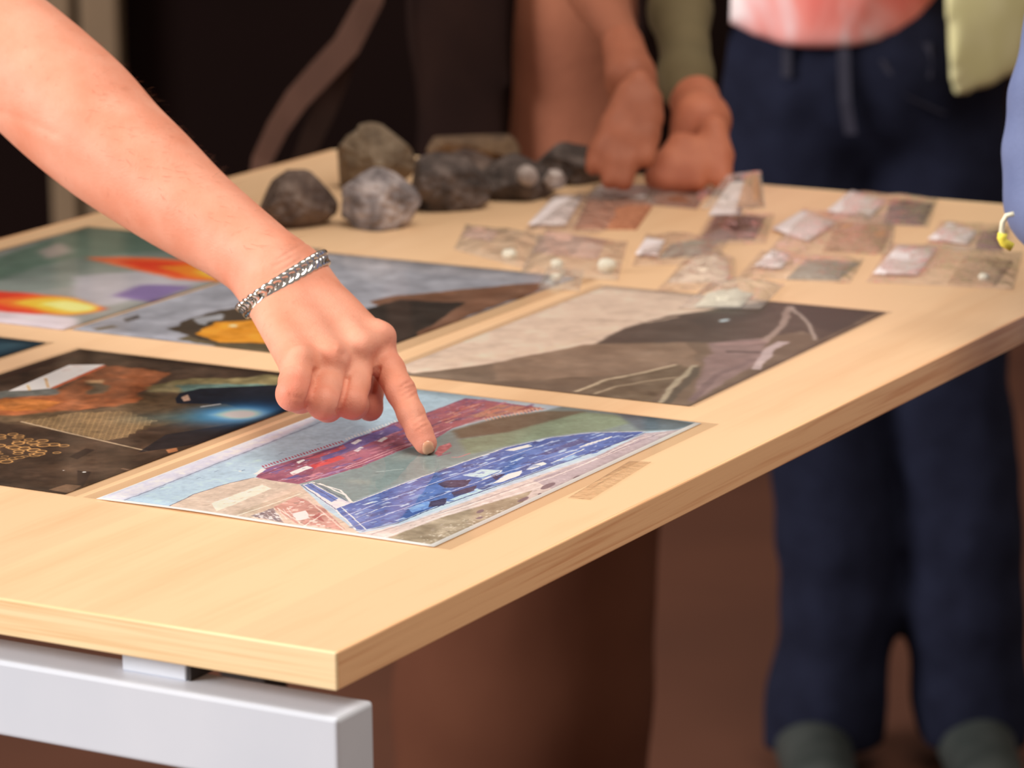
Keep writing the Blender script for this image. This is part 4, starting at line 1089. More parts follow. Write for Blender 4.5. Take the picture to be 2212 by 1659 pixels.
# ------------------------------------------------------------------ the chain bracelet
SILVER = surface('silver', (226, 224, 222), (206, 204, 202), rough=0.16, scale=80, metallic=1.0)
bc = J(609, 618, 83)
ua = (177 * CR + 118 * CU); ua /= np.linalg.norm(ua); va = CF
def ring_pt(t):
    d = math.cos(t) * ua + math.sin(t) * va
    lo, hi = 0.005, 0.05
    for _ in range(30):
        mid = (lo + hi) / 2
        if fld.at((bc + d * mid)[None])[0] < 0: lo = mid
        else: hi = mid
    return bc + d * (lo + 0.0013)
dense = np.array([ring_pt(t) for t in np.linspace(0, 2 * math.pi, 241)[:-1]])
for _ in range(6): dense = (np.roll(dense, 1, 0) + 2 * dense + np.roll(dense, -1, 0)) / 4
bracelet = empty('bracelet', bc, 'silver curb chain bracelet around the wrist of the pointing hand', 'bracelet')
cum = np.concatenate([[0], np.cumsum(np.linalg.norm(np.roll(dense, -1, 0) - dense, axis=1))]); LB = cum[-1]
NL = int(round(LB / 0.0050))
bm = bmesh.new(); R1, R2, rt, nu, nvv = 0.0045, 0.0026, 0.00185, 24, 10          # one flattened twisted link
gr = []
for i in range(nu):
    a = 2 * math.pi * i / nu; c = Vector((R1 * math.cos(a), R2 * math.sin(a), 0)); o = Vector((R2 * math.cos(a), R1 * math.sin(a), 0)).normalized(); row = []
    tw = 0.55 * math.cos(a)
    for j in range(nvv):
        b = 2 * math.pi * j / nvv
        q = c + o * (rt * math.cos(b)) + Vector((0, 0, rt * 0.8 * math.sin(b)))
        ca, sa = math.cos(tw), math.sin(tw); row.append(bm.verts.new((q.x, q.y * ca - q.z * sa, q.y * sa + q.z * ca)))
    gr.append(row)
for i in range(nu):
    for j in range(nvv): bm.faces.new((gr[i][j], gr[(i + 1) % nu][j], gr[(i + 1) % nu][(j + 1) % nvv], gr[i][(j + 1) % nvv])).smooth = True
bmesh.ops.recalc_face_normals(bm, faces=bm.faces)
link_me = bpy.data.meshes.new('link'); bm.to_mesh(link_me); bm.free(); link_me.materials.append(SILVER)
for k in range(NL):
    s = LB * k / NL; i = int(np.searchsorted(cum, s, 'right') - 1) % 240; P = dense[i]
    T = dense[(i + 2) % 240] - dense[i - 2]; T /= np.linalg.norm(T)
    out = P - bc; out -= T * (out @ T); out /= np.linalg.norm(out); W_ = np.cross(out, T)
    o = bpy.data.objects.new('link', link_me); COL.objects.link(o); o.parent = bracelet
    R = Matrix((T, W_, out)).transposed()
    o.matrix_local = Matrix.Translation(Vector(P - bc)) @ (R @ Matrix.Rotation(math.radians(24), 3, 'Z') @ Matrix.Rotation(math.radians(-14), 3, 'Y')).to_4x4()

# ------------------------------------------------------------------ people: bodies are modelled in a frame turned to the camera
def L_(px_, py_, dist):                        # (sideways, forward, height) of a pixel at a level distance
    P = ch(px_, py_, dist) - FO; return np.array([P @ RH, P @ FH, P[2]])


def w_(rpx, dist): return rpx / F * dist


def body_part(name, build, lo, hi, vox, mat, parent, relaxn=3, wrinkle=0.0, wscale=14, label=None):
    f = Field(lo, hi, vox); build(f)
    V, Fc = f.mesh()
    V = relax(V, Fc, relaxn)
    if wrinkle:
        N_ = f.normal(V)
        V = V + N_ * np.array([wrinkle * mnoise.noise(Vector((v[0] * wscale, v[1] * wscale, v[2] * wscale * 0.55))) + wrinkle * .5 * mnoise.noise(Vector((v[0] * wscale * 2.3, v[1] * wscale * 2.3, v[2] * wscale * 1.4))) for v in V])[:, None]
    loc = np.array(parent['_anchor'])
    me = to_mesh(V - loc, Fc, name); me.materials.append(mat)
    o = bpy.data.objects.new(name, me); COL.objects.link(o); o.parent = parent
    if label: o['label'] = label
    return o


def person_root(anchor, label):
    wpos = FO + RH * anchor[0] + FH * anchor[1]
    e = empty('person', (wpos[0], wpos[1], 0.0), label, 'person', None, ANG)
    e['_anchor'] = [float(anchor[0]), float(anchor[1]), 0.0]
    return e


SKIN2 = skin_mat('skin_tan', (196, 122, 92), (176, 102, 76), (170, 86, 68), 0.1)
HAIR = surface('hair_brown', (52, 36, 28), (78, 54, 40), rough=0.6, scale=60, stretch=(1, 1, 0.2))
EYE = surface('eye_dark', (60, 44, 38), (84, 62, 52), rough=0.25)


def head(parent, c, facing=(0, -1), skin=None):
    c = np.array(c, float); fx, fy = facing
    def b(f):
        f.ell(c, (0.075, 0.092, 0.105), 0.02)
        f.ell(c + [fx * 0.03, fy * 0.03, -0.06], (0.055, 0.06, 0.06), 0.03)
        f.cone(c + [0, 0, -0.06], c + [0, 0, -0.20], 0.052, 0.060, 0.03)
        f.cone(c + [fx * 0.088, fy * 0.088, 0.005], c + [fx * 0.106, fy * 0.106, -0.032], 0.008, 0.013, 0.012)
        f.cone(c + [-0.018, fy * 0.092, -0.066], c + [0.018, fy * 0.092, -0.066], 0.007, 0.007, 0.008)
        for s in (-1, 1): f.ell(c + [s * 0.077, 0.005, -0.01], (0.010, 0.020, 0.030), 0.006)
    body_part('head', b, c - 0.24, c + 0.16, 0.006, skin or SKIN2, parent, 2)
    body_part('hair', lambda f: (f.ell(c + [0, 0.012, 0.025], (0.086, 0.100, 0.100), 0.0), f.cut(lambda X, Y, Z: (c[1] - 0.050 - Y) + 0.9 * (c[2] + 0.055 - Z) + 0 * X)), c - 0.16, c + 0.17, 0.007, HAIR, parent, 3, 0.004, 30)
    for s in (-1, 1):
        body_part('eye', lambda f: f.ell(c + [s * 0.030, fy * 0.079, 0.004], (0.0095, 0.0095, 0.0060), 0), c + [s * 0.030 - 0.02, fy * 0.083 - 0.02, -0.02], c + [s * 0.030 + 0.02, fy * 0.083 + 0.02, 0.03], 0.004, EYE, parent, 1)


# ---- the person beyond the far edge, pink shirt and navy trousers
DENIM = surface('navy_denim', (23, 25, 41), (30, 33, 51), rough=0.9, spec=0.12, scale=26, bump=0.3, bscale=900)
DSEAM = surface('navy_seam', (38, 38, 54), (46, 45, 62), rough=0.8)
D2 = 4.0
shirt_mat, nt, b, N, Lk = new_mat('coral_tie_dye')
tc = N.new('ShaderNodeTexCoord'); mp = N.new('ShaderNodeMapping'); mp.inputs['Rotation'].default_value = (0, 0.55, 0); mp.inputs['Scale'].default_value = (1, 0.3, 0.45)
Lk.new(tc.outputs['Object'], mp.inputs[0])
n1 = N.new('ShaderNodeTexNoise'); n1.inputs['Scale'].default_value = 13; n1.inputs['Detail'].default_value = 4; n1.inputs['Distortion'].default_value = 0.8
Lk.new(mp.outputs[0], n1.inputs['Vector'])
cr = N.new('ShaderNodeValToRGB'); el = cr.color_ramp.elements
el[0].position, el[0].color = 0.36, L4((234, 122, 112)); el[1].position, el[1].color = 0.66, L4((250, 232, 232))
for q, c in ((0.46, (244, 146, 136)), (0.54, (244, 172, 168)), (0.60, (244, 202, 202))): x = el.new(q); x.color = L4(c)
Lk.new(n1.outputs['Fac'], cr.inputs['Fac']); Lk.new(cr.outputs[0], b.inputs['Base Color']); b.inputs['Roughness'].default_value = 0.85

a0 = L_(1860, 900, D2); p2 = person_root((a0[0], D2), 'person in coral tie-dye shirt, pale green jacket and navy trousers beyond the far table edge')
def trousers(f):
    f.ell(L_(1862, 150, D2), (w_(318, D2), 0.115, w_(230, D2)), 0.0)
    for pts in ([(1722, 300, 168), (1745, 620, 150), (1808, 1150, 132), (1815, 1300, 130), (1790, 1500, 133), (1780, 1622, 132)], [(2010, 300, 168), (2030, 620, 150), (2078, 1150, 132), (2080, 1300, 132), (2096, 1500, 126), (2100, 1622, 128)]):
        f.chain([(L_(x, y, D2), w_(r, D2)) for x, y, r in pts], 0.02)
    f.cut(lambda X, Y, Z: Z - 1.02 + 0 * X + 0 * Y); f.cut(lambda X, Y, Z: 0.035 - Z + 0 * X + 0 * Y)
body_part('trousers', trousers, (a0[0] - 0.25, D2 - 0.19, 0.0), (a0[0] + 0.25, D2 + 0.19, 1.05), 0.009, DENIM, p2, 3, 0.006, 13)
for x in (1752, 2100):
    c = L_(x, 1650, D2); c[2] = 0.0
    body_part('shoe', lambda f: (f.cone(c + [0, 0.04, 0.045], c + [0.0, -0.16, 0.035], 0.048, 0.040, 0.01), f.cut(lambda X, Y, Z: 0.002 - Z + 0 * X + 0 * Y)), c + [-0.08, -0.25, -0.01], c + [0.08, 0.14, 0.11], 0.006, surface('shoe_dark', (40, 46, 44), (58, 62, 60), rough=0.6), p2, 2)
def strip(name, pts, w, mat, parent, fwd=0.0):     # a seam, loop or zip raised from the cloth, given in the turned frame
    vs, fs = [], []
    for (x, y, z) in pts:
        for s, d in ((-1, 0), (-1, -1), (1, -1), (1, 0)): vs.append((x + s * w / 2 - parent['_anchor'][0], y + d * 0.004 + 0.002 + fwd - parent['_anchor'][1], z))
    for i in range(len(pts) - 1):
        for j in range(4): a, c = i * 4 + j, i * 4 + (j + 1) % 4; fs.append((a, c, c + 4, a + 4))
    fs += [(3, 2, 1, 0), tuple(len(vs) - 4 + j for j in range(4))]
    me = mesh_from(vs, fs, False, name); me.materials.append(mat)
    o = bpy.data.objects.new(name, me); COL.objects.link(o); o.parent = parent; return o
fr = D2 - 0.118
strip('fly_flap', [L_(1822, 105, fr), L_(1826, 220, fr - 0.002), L_(1838, 290, fr + 0.004)], 0.013, DSEAM, p2)
for x in (1700, 2003): strip('belt_loop', [L_(x, 95, fr + 0.012), L_(x, 168, fr + 0.008)], 0.010, DSEAM, p2, 0.006)
strip('pocket_seam', [L_(1905, 130, fr + 0.004), L_(1950, 205, fr + 0.008), L_(2040, 245, fr + 0.02)], 0.006, DSEAM, p2)
hemz = L_(1762, 108, D2 - 0.12)[2]; xs = L_(1770, 60, D2)[0]
def shirt(f):
    c = L_(1775, -40, D2)
    f.ell(c + [0, 0.0, 0.02], (w_(262, D2), 0.135, 0.20), 0.0)
    f.chain([(L_(1775, -120, D2), w_(225, D2)), (L_(1790, -520, D2), w_(250, D2)), (L_(1800, -800, D2), w_(225, D2))], 0.05, squash=((0, 1, 0), 1.15))
    f.cut(lambda X, Y, Z: (hemz + 3.2 * np.abs(X - xs) ** 2.2 - Z) + 0 * Y)
    f.cut(lambda X, Y, Z: Z - 1.43 + 0 * X + 0 * Y)
body_part('shirt', shirt, (xs - 0.24, D2 - 0.24, hemz - 0.05), (xs + 0.24, D2 + 0.24, 1.5), 0.008, shirt_mat, p2, 3, 0.004, 16)
JACK = surface('jacket_green', (226, 220, 164), (234, 228, 178), rough=0.8, scale=30, bump=0.15, bscale=400)
def jacket(f):
    c = L_(1862, 0, D2)
    f.ell(c, (w_(365, D2), 0.175, 0.24), 0.0)
    f.chain([(L_(1850, -150, D2), w_(270, D2)), (L_(1820, -560, D2), w_(285, D2)), (L_(1810, -850, D2), w_(240, D2))], 0.05, squash=((0, 1, 0), 1.05))
    hz = L_(2060, 208, D2 - 0.13)[2]; xf = L_(2026, 100, D2)[0]; xl = L_(1520, 100, D2)[0]
    inner = Field(f.lo, f.lo + (f.n - 1) * f.vox, f.vox); inner.n = f.n; inner.D = np.where(f.D < 1, f.D + 0.012, 1).astype(np.float32)
    f.D = np.maximum(f.D, -inner.D)
    f.cut(lambda X, Y, Z: (hz + 0.20 * (X - xf) - Z) + 0 * Y)
    f.cut(lambda X, Y, Z: np.minimum(np.minimum(xf + 0.05 * (Z - hz) * 0 - X, D2 + 0.02 - Y), X - xl) * -1 * 0 + np.minimum(np.minimum(xf - 0.10 * (Z - hz) - X, D2 + 0.0 - Y), X - xl))
    f.cut(lambda X, Y, Z: Z - 1.44 + 0 * X + 0 * Y)
body_part('jacket', jacket, (a0[0] - 0.27, D2 - 0.25, 0.72), (a0[0] + 0.27, D2 + 0.25, 1.5), 0.007, JACK, p2, 2, 0.004, 12)
for sx, pts in ((1, [(2150, -760, 120), (2290, -350, 95), (2360, 60, 80)]), (-1, [(1480, -760, 120), (1450, -420, 92), (1500, -60, 76)])):
    dd = (0, 0.02, 0.04) if sx > 0 else (0, 0.12, 0.22)
    P = [(L_(x, y, D2 + d), w_(r, D2)) for (x, y, r), d in zip(pts, dd)]
    lo = np.min([a for a, r in P], 0) - 0.09; hi = np.max([a for a, r in P], 0) + 0.09
    body_part('sleeve', lambda f: f.chain(P, 0.02), lo, hi, 0.009, JACK, p2, 2, 0.004, 20)
    q = P[-1][0]; body_part('hand', lambda f: (f.cone(q, q + [0, -0.02, -0.09], 0.032, 0.034, 0.01), [f.cone(q + [k * 0.016 - 0.028, -0.02, -0.09], q + [k * 0.018 - 0.03, -0.035, -0.165 + 0.008 * abs(k - 2)], 0.010, 0.0075, 0.003) for k in range(4)], f.cone(q + [-0.03 * sx, -0.03, -0.05], q + [-0.045 * sx, -0.05, -0.11], 0.012, 0.008, 0.006)), q - 0.21, q + 0.07, 0.005, SKIN2, p2, 2)
head(p2, L_(1800, -1090, D2))

# ---- the person behind the stones: brown top, dark olive sleeve, both hands down on the table
BROWN = surface('brown_knit', (150, 90, 66), (170, 106, 78), rough=0.9, scale=9, bump=0.3, bscale=120)
DARKJ = surface('dark_jacket', (27, 16, 14), (36, 22, 18), rough=0.95, scale=8, spec=0.06)
OLIVE = surface('olive_sleeve', (98, 86, 58), (112, 98, 68), rough=0.85, scale=22)
D3 = 3.35
a3 = L_(1235, 900, D3); p3 = person_root((a3[0], D3), 'person in brown top and dark jacket with olive sleeve, hands down at the far edge')
def brown_top(f):
    f.chain([(L_(1240, 330, D3), w_(210, D3)), (L_(1245, 0, D3), w_(225, D3)), (L_(1235, -420, D3), w_(285, D3)), (L_(1235, -700, D3), w_(260, D3))], 0.05, squash=((0, 1, 0), 1.25))
    f.cut(lambda X, Y, Z: Z - 1.44 + 0 * X + 0 * Y)
body_part('knit_top', brown_top, (a3[0] - 0.22, D3 - 0.2, 0.70), (a3[0] + 0.22, D3 + 0.2, 1.5), 0.009, BROWN, p3, 3, 0.006, 9)
def dark_jacket(f):
    f.chain([(L_(1225, 420, D3 + .02), w_(330, D3)), (L_(1225, 0, D3 + .02), w_(325, D3)), (L_(1230, -420, D3 + .02), w_(335, D3)), (L_(1235, -720, D3 + .02), w_(280, D3))], 0.05, squash=((0, 1, 0), 1.2))
    x0 = L_(1128, 100, D3)[0]; x1 = L_(1372, 100, D3)[0]
    f.cut(lambda X, Y, Z: np.minimum(np.minimum(X - x0 - 0.05 * (Z - 1.1) , x1 - X), D3 - 0.02 - Y))
    f.cut(lambda X, Y, Z: Z - 1.45 + 0 * X + 0 * Y)
body_part('jacket', dark_jacket, (a3[0] - 0.26, D3 - 0.22, 0.62), (a3[0] + 0.24, D3 + 0.24, 1.5), 0.009, DARKJ, p3, 3, 0.006, 9)
body_part('long_skirt', lambda f: (f.chain([(L_(1215, 520, D3 + .03), 0.118), (L_(1170, 1000, D3 + .03), 0.118), (L_(1130, 1500, D3 + .03), 0.125), (L_(1125, 1800, D3 + .03), 0.125)], 0.02), f.cut(lambda X, Y, Z: 0.075 - Z + 0 * X + 0 * Y)),
          (a3[0] - 0.22, D3 - 0.16, 0.05), (a3[0] + 0.22, D3 + 0.22, 0.95), 0.010, surface('brown_skirt', (88, 52, 38), (98, 60, 44), rough=0.9, scale=6, spec=0.1), p3, 3, 0.003, 8)
for x in (1070, 1180):
    c = L_(x, 1650, D3); c[1] += 0.03; c[2] = 0.0
    body_part('shoe', lambda f: (f.cone(c + [0, 0.04, 0.045], c + [0.0, -0.16, 0.035], 0.046, 0.038, 0.01), f.cut(lambda X, Y, Z: 0.002 - Z + 0 * X + 0 * Y)), c + [-0.08, -0.25, -0.01], c + [0.08, 0.14, 0.11], 0.006, DARKJ, p3, 2)
# near arm: olive sleeve down to a spread hand on the bags
SL = [(1500, -620, 3.28, 78), (1478, -250, 3.12, 66), (1468, 20, 2.98, 62), (1480, 170, 2.90, 56), (1492, 232, 2.87, 46)]
P = [(L_(x, y, d), w_(r, d)) for x, y, d, r in SL]
body_part('sleeve', lambda f: f.chain(P, 0.02), np.min([a for a, r in P], 0) - 0.08, np.max([a for a, r in P], 0) + 0.08, 0.006, OLIVE, p3, 3, 0.003, 20, 'dark olive sleeve')
def hand_r(f):
    d = 2.84
    f.cone(L_(1500, 215, 2.88), L_(1512, 262, d), 0.021, 0.020, 0.01)
    f.cone(L_(1512, 262, d), L_(1482, 322, d - .01), 0.022, 0.016, 0.010); f.cone(L_(1520, 265, d), L_(1520, 318, d), 0.020, 0.014, 0.010)
    for pts in ([(1470, 318, .012), (1440, 352, .0098), (1412, 384, .0085)], [(1486, 328, .012), (1456, 366, .0098), (1436, 396, .0085)], [(1506, 330, .011), (1488, 368, .0092), (1470, 398, .008)], [(1522, 322, .010), (1520, 362, .0086), (1506, 396, .0075)], [(1540, 280, .012), (1556, 335, .0098), (1560, 388, .0085)]):
        f.chain([(L_(x, y, d - 0.05 - 0.0003 * (y - 318)), r) for x, y, r in pts], 0.006)
body_part('hand', hand_r, L_(1390, 430, 2.75) + [0, -0.02, -0.01], L_(1590, 180, 2.95) + [0, 0.02, 0.02], 0.0028, SKIN2, p3, 2)
# far arm: dark sleeve, hand with long fingers lowered left of the olive sleeve
SL2 = [(985, -600, 3.30, 80), (1120, -260, 3.05, 70), (1290, -20, 2.92, 58), (1345, 90, 2.86, 44)]
P2_ = [(L_(x, y, d), w_(r, d)) for x, y, d, r in SL2]
body_part('sleeve', lambda f: f.chain(P2_, 0.02), np.min([a for a, r in P2_], 0) - 0.09, np.max([a for a, r in P2_], 0) + 0.09, 0.007, BROWN, p3, 3, 0.003, 20)
def hand_l(f):
    d = 2.83
    f.chain([(L_(1345, 95, 2.86), .017), (L_(1362, 165, d), .019), (L_(1372, 222, d), .020)], 0.008)
    for pts in ([(1358, 205, .0115), (1322, 272, .0095), (1294, 325, .0085), (1280, 358, .0075)], [(1372, 225, .0115), (1346, 290, .0092), (1324, 350, .0082), (1316, 390, .0072)], [(1385, 232, .011), (1376, 300, .0088), (1358, 352, .0078), (1350, 394, .007)], [(1398, 232, .010), (1404, 290, .0082), (1398, 344, .0072)], [(1380, 180, .011), (1402, 215, .010), (1412, 255, .0088)]):
        f.chain([(L_(x, y, d - 0.06 - 0.0002 * (y - 200)), r) for x, y, r in pts], 0.004)
SKIN3 = skin_mat('skin_tan_shaded', (170, 104, 78), (150, 88, 64), (146, 78, 60), 0.1)  # darker copy of the same person's skin, shade put into the colour
body_part('hand', hand_l, L_(1262, 420, 2.72) + [0, -0.02, -0.01], L_(1440, 60, 2.92) + [0, 0.02, 0.02], 0.0028, SKIN3, p3, 2)
head(p3, L_(1235, -1080, D3))

# ---- the person at the right edge: blue sleeve with bent elbow
BLUE = surface('blue_shirt', (92, 104, 144), (108, 120, 160), rough=0.75, scale=24, bump=0.2, bscale=500)
NAVY = surface('navy_cuff', (38, 48, 84), (48, 58, 96), rough=0.8)
D4 = 2.22
a4 = L_(2420, 900, D4 + .05); p4 = person_root((a4[0] + 0.1, D4 + .05), 'person in periwinkle blue shirt whose bent sleeve hangs in at the right edge')
S = [(2345, -220, D4, 96), (2306, 60, D4, 84), (2276, 200, D4 - .005, 84), (2270, 330, D4 - .01, 92), (2278, 440, D4 - .02, 96), (2330, 500, D4 - .06, 84), (2420, 545, D4 - .13, 70)]
P4 = [(L_(x, y, d), w_(r, d)) for x, y, d, r in S]
def blue_sleeve(f):
    f.chain(P4, 0.015)
body_part('sleeve', blue_sleeve, np.min([a for a, r in P4], 0) - 0.05, np.max([a for a, r in P4], 0) + 0.05, 0.0035, BLUE, p4, 3, 0.0022, 26)
q = P4[-1][0]; P5 = [(q, .0185), (q + [0.05, -0.05, -0.012], .019)]
body_part('cuff', lambda f: f.chain(P5, 0.004), q - 0.06, q + [0.1, 0.05, 0.05], 0.003, NAVY, p4, 2)
qh = q + [0.06, -0.06, -0.014]
body_part('hand', lambda f: (f.cone(qh, qh + [0.05, -0.05, -0.01], 0.018, 0.022, 0.01), [f.chain([(qh + [0.05 + 0.006 * k, -0.06 + 0.012 * k, -0.012], .010), (qh + [0.085 + 0.006 * k, -0.085 + 0.012 * k, -0.016], .009), (qh + [0.105 + 0.006 * k, -0.10 + 0.012 * k, -0.030], .0078)], 0.004) for k in range(4)], f.chain([(qh + [0.03, -0.05, -0.005], .012), (qh + [0.07, -0.10, -0.012], .009)], 0.005)), qh - 0.16, qh + [0.2, 0.1, 0.1], 0.004, SKIN2, p4, 2)
T4 = D4 + 0.10; tx = a4[0] + 0.125
def torso4(f):
    f.chain([(np.array([tx, T4, 0.86]), .165), (np.array([tx, T4, 1.10]), .16), (np.array([tx, T4, 1.36]), .18)], 0.05, squash=((0, 1, 0), 1.35))
    f.cut(lambda X, Y, Z: np.maximum(0.78 - Z, Z - 1.50) + 0 * X + 0 * Y)
body_part('shirt', torso4, (tx - 0.22, T4 - 0.17, 0.7), (tx + 0.22, T4 + 0.17, 1.55), 0.009, BLUE, p4, 3, 0.005, 14)
def legs4(f):
    f.ell((tx, T4, 0.84), (0.165, 0.11, 0.15), 0)
    for s in (-1, 1): f.chain([(np.array([tx + s * 0.088, T4, 0.78]), .082), (np.array([tx + s * 0.085, T4, 0.45]), .064), (np.array([tx + s * 0.085, T4, 0.04]), .052)], 0.02)
    f.cut(lambda X, Y, Z: 0.03 - Z + 0 * X + 0 * Y)
body_part('trousers', legs4, (tx - 0.2, T4 - 0.14, 0.0), (tx + 0.2, T4 + 0.14, 1.02), 0.010, DENIM, p4, 2, 0.004, 12)
for s in (-1, 1):
    c = np.array([tx + s * 0.085, T4, 0.0])
    body_part('shoe', lambda f: (f.cone(c + [0, 0.04, 0.045], c + [0.0, -0.15, 0.035], 0.046, 0.038, 0.01), f.cut(lambda X, Y, Z: 0.002 - Z + 0 * X + 0 * Y)), c + [-0.08, -0.24, -0.01], c + [0.08, 0.14, 0.11], 0.006, DARKJ, p4, 2)
head(p4, (tx, T4, 1.68))
# yellow and white cord ring hanging at the elbow
YEL = surface('lanyard_yellow', (240, 222, 60), (246, 230, 90), rough=0.6); WHT = surface('lanyard_white', (232, 228, 200), (240, 236, 214), rough=0.6)
lc = L_(2182, 505, D4 - 0.06)
lan = empty('lanyard', FO + RH * lc[0] + FH * lc[1] + ZH * lc[2], 'small yellow and white cord peeking out beside the blue sleeve', 'lanyard', None, ANG)
def tube(name, pts, r, mat, parent, loc):
    vs, fs = [], []; pts = [np.array(p, float) for p in pts]
    for i, p_ in enumerate(pts):
        t = pts[min(i + 1, len(pts) - 1)] - pts[max(i - 1, 0)]; t /= np.linalg.norm(t); a = np.cross(t, [0.3, 1, 0.2]); a /= np.linalg.norm(a); b_ = np.cross(t, a)
        for j in range(8): vs.append(p_ + (a * math.cos(j * .785) + b_ * math.sin(j * .785)) * r - loc)
    for i in range(len(pts) - 1):
        for j in range(8): fs.append((i * 8 + j, i * 8 + (j + 1) % 8, (i + 1) * 8 + (j + 1) % 8, (i + 1) * 8 + j))
    fs += [tuple(range(7, -1, -1)), tuple(len(vs) - 8 + j for j in range(8))]
    me = mesh_from(vs, fs, True, name); me.materials.append(mat); o = bpy.data.objects.new(name, me); COL.objects.link(o); o.parent = parent
D5 = D4 - 0.06
tube('cord', [L_(2190, 462, D5), L_(2174, 466, D5), L_(2166, 480, D5), L_(2163, 500, D5), L_(2168, 512, D5)], 0.0016, WHT, lan, lc)
tube('clip', [L_(2166, 504, D5), L_(2164, 514, D5), L_(2168, 524, D5), L_(2186, 534, D5)], 0.0030, YEL, lan, lc)

# ---- rest of the pointing person, out of the frame at the left
v0 = np.array(visitor.location) - FO; va_ = np.array([v0 @ RH, v0 @ FH, 0.0]); visitor['_anchor'] = [0.0, 0.0, 0.0]
GREY = surface('grey_tee', (70, 70, 76), (84, 84, 90), rough=0.85, scale=20)
def in_turned(P): d = np.array(P) - FO; return np.array([d @ RH, d @ FH, P[2]])
up = [(in_turned(a), r) for a, r in arm_pts[8:]]
class _Turn: pass
tw = empty('torso_frame', FO, rotz=ANG)
def vpart(name, build, lo, hi, vox, mat, wr=0.0):
    f = Field(lo, hi, vox); build(f); V, Fc = f.mesh(); V = relax(V, Fc, 3)
    Wd = FO + V[:, :1] * RH + V[:, 1:2] * FH + V[:, 2:] * ZH
    return link_mesh(name, to_mesh(Wd, Fc, name), mat, visitor)
ve = np.array([up[-1][0][0] - 0.17, up[-1][0][1] + 0.05, 0.0])
vpart('upper_arm', lambda f: f.chain([(up[0][0] * 0.7 + up[1][0] * 0.3, up[0][1] * .99)] + up[1:3], 0.02), np.min([a for a, r in up], 0) - 0.07, np.max([a for a, r in up], 0) + 0.07, 0.005, SKIN)
SH = np.array([ve[0], ve[1], up[-1][0][2] + 0.02])
vpart('tee_shirt', lambda f: (f.cone(up[2][0] * .8 + up[1][0] * .2, up[3][0], 0.058, 0.068, 0.02), f.cone(up[3][0], SH + [0.02, 0, 0.0], 0.072, 0.10, 0.05), f.chain([(np.array([ve[0], ve[1], SH[2] - 0.02]), .16), (np.array([ve[0], ve[1], SH[2] - 0.28]), .15), (np.array([ve[0], ve[1], SH[2] - 0.50]), .16)], 0.05)),
      np.array([ve[0] - 0.26, ve[1] - 0.26, SH[2] - 0.7]), np.array([up[1][0][0] + 0.1, ve[1] + 0.26, SH[2] + 0.22]), 0.009, GREY)
vpart('trousers', lambda f: ([f.chain([(np.array([ve[0] + s * 0.085, ve[1], SH[2] - 0.55]), .088), (np.array([ve[0] + s * 0.085, ve[1], 0.45]), .066), (np.array([ve[0] + s * 0.085, ve[1], 0.04]), .054)], 0.02) for s in (-1, 1)], f.cut(lambda X, Y, Z: 0.0 - Z + 0 * X + 0 * Y)),
      np.array([ve[0] - 0.22, ve[1] - 0.16, -0.01]), np.array([ve[0] + 0.22, ve[1] + 0.16, SH[2] - 0.4]), 0.010, DARKJ)
hd = np.array([ve[0] + 0.05, ve[1], SH[2] + 0.30])
vpart('head', lambda f: (f.ell(hd, (0.092, 0.075, 0.105), 0.02), f.ell(hd + [0.03, 0, -0.06], (0.06, 0.055, 0.06), 0.03), f.cone(hd + [0, 0, -0.06], hd + [-0.04, 0, -0.26], 0.052, 0.062, 0.03), f.cone(hd + [0.088, 0, 0.005], hd + [0.106, 0, -0.032], 0.008, 0.013, 0.012), f.cone(hd + [0.092, -0.018, -0.066], hd + [0.092, 0.018, -0.066], 0.007, 0.007, 0.008), [f.ell(hd + [-0.005, k * 0.077, -0.01], (0.02, 0.01, 0.03), 0.006) for k in (-1, 1)]), hd - 0.3, hd + 0.16, 0.006, SKIN)
vpart('hair', lambda f: (f.ell(hd + [-0.012, 0, 0.025], (0.1, 0.086, 0.1), 0), f.cut(lambda X, Y, Z: (X - hd[0] - 0.050) + 0.9 * (hd[2] + 0.055 - Z) + 0 * Y)), hd - 0.16, hd + 0.17, 0.007, HAIR)
for k in (-1, 1): vpart('eye', lambda f: f.ell(hd + [0.079, k * 0.03, 0.004], (0.0095, 0.0095, 0.006), 0), hd + [0.05, k * 0.03 - 0.02, -0.02], hd + [0.1, k * 0.03 + 0.02, 0.03], 0.004, EYE)
la = np.array([ve[0] - 0.02, ve[1] + 0.19, SH[2]])
vpart('sleeve', lambda f: f.cone(la + [0, -0.05, 0], la + [-0.01, 0.03, -0.24], 0.07, 0.058, 0.02), la - [0.12, 0.16, 0.34], la + [0.12, 0.14, 0.1], 0.009, GREY)
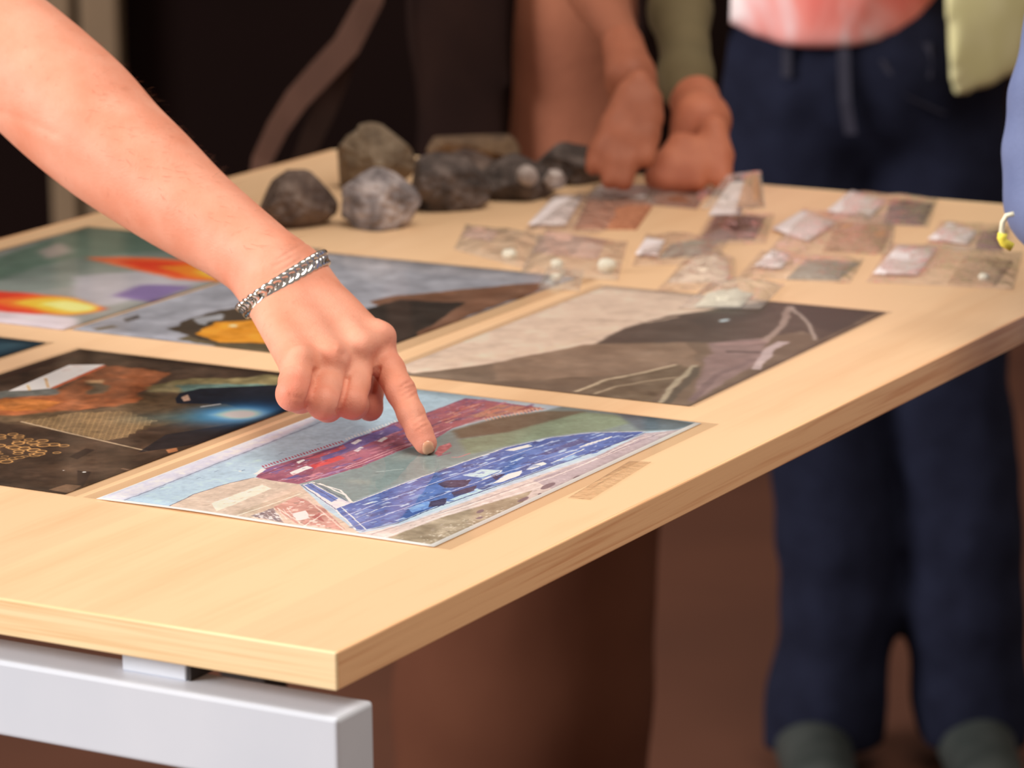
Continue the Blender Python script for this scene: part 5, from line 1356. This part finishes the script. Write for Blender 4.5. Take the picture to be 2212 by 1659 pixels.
vpart('arm', lambda f: (f.chain([(la + [-0.01, 0.03, -0.22], 0.046), (la + [0, 0.04, -0.32], 0.040), (la + [0.04, 0.04, -0.54], 0.027), (la + [0.05, 0.04, -0.60], 0.034)], 0.01), [f.cone(la + [0.03 + 0.017 * k, 0.04, -0.61], la + [0.035 + 0.017 * k, 0.035, -0.70 + 0.006 * abs(k - 1)], 0.010, 0.0075, 0.003) for k in range(4)], f.cone(la + [0.08, 0.03, -0.58], la + [0.10, 0.02, -0.65], 0.011, 0.008, 0.006)), la - [0.1, 0.1, 0.76], la + [0.18, 0.14, -0.1], 0.006, SKIN)
bpy.data.objects.remove(tw)
for o in bpy.data.objects:
    if '_anchor' in o.keys(): del o['_anchor']

# ---- faded strap hanging in the dark behind the stones
STRAP = surface('strap_brown', (128, 96, 84), (146, 110, 96), rough=0.85, scale=12)
DS = 3.3
sc_ = L_(660, 200, DS)
strap = empty('strap', FO + RH * sc_[0] + FH * sc_[1], 'faded brown strap hanging diagonally in the dark behind the stones', 'strap', None, ANG)
def band(name, path, mat, back):
  vs, fs = [], []
  for i, (x, y, w) in enumerate(path):
      a = np.array(path[min(i + 1, len(path) - 1)][:2]) - np.array(path[max(i - 1, 0)][:2]); a = a / np.linalg.norm(a); n = np.array([-a[1], a[0]])
      for s, dy in ((1, 0), (-1, 0.012), (-1, 0.016), (1, 0.004)):
          vs.append(L_(x + n[0] * w * s, y + n[1] * w * s, DS + back + dy) - [sc_[0], sc_[1], 0])
  for i in range(len(path) - 1):
      for j in range(4): a, c = i * 4 + j, i * 4 + (j + 1) % 4; fs.append((a, c, c + 4, a + 4))
  fs += [(3, 2, 1, 0), tuple(len(vs) - 4 + j for j in range(4))]
  link_mesh(name, mesh_from(vs, fs, False, name), mat, strap, world_verts=False)
band('strap_band', [(860, -420, 26), (835, -160, 27), (800, 0, 28), (748, 98, 30), (690, 160, 29), (640, 215, 27), (600, 275, 24), (566, 345, 22), (556, 420, 22), (560, 700, 22)], STRAP, 0.0)
band('strap_shade_band', [(768, 96, 10), (736, 160, 22), (704, 230, 26), (672, 300, 24), (648, 360, 20), (640, 430, 20)], surface('strap_shade', (62, 44, 37), (74, 52, 44), rough=0.9, scale=12), 0.03)  # darker copy of the strap, its shaded facet put into the colour
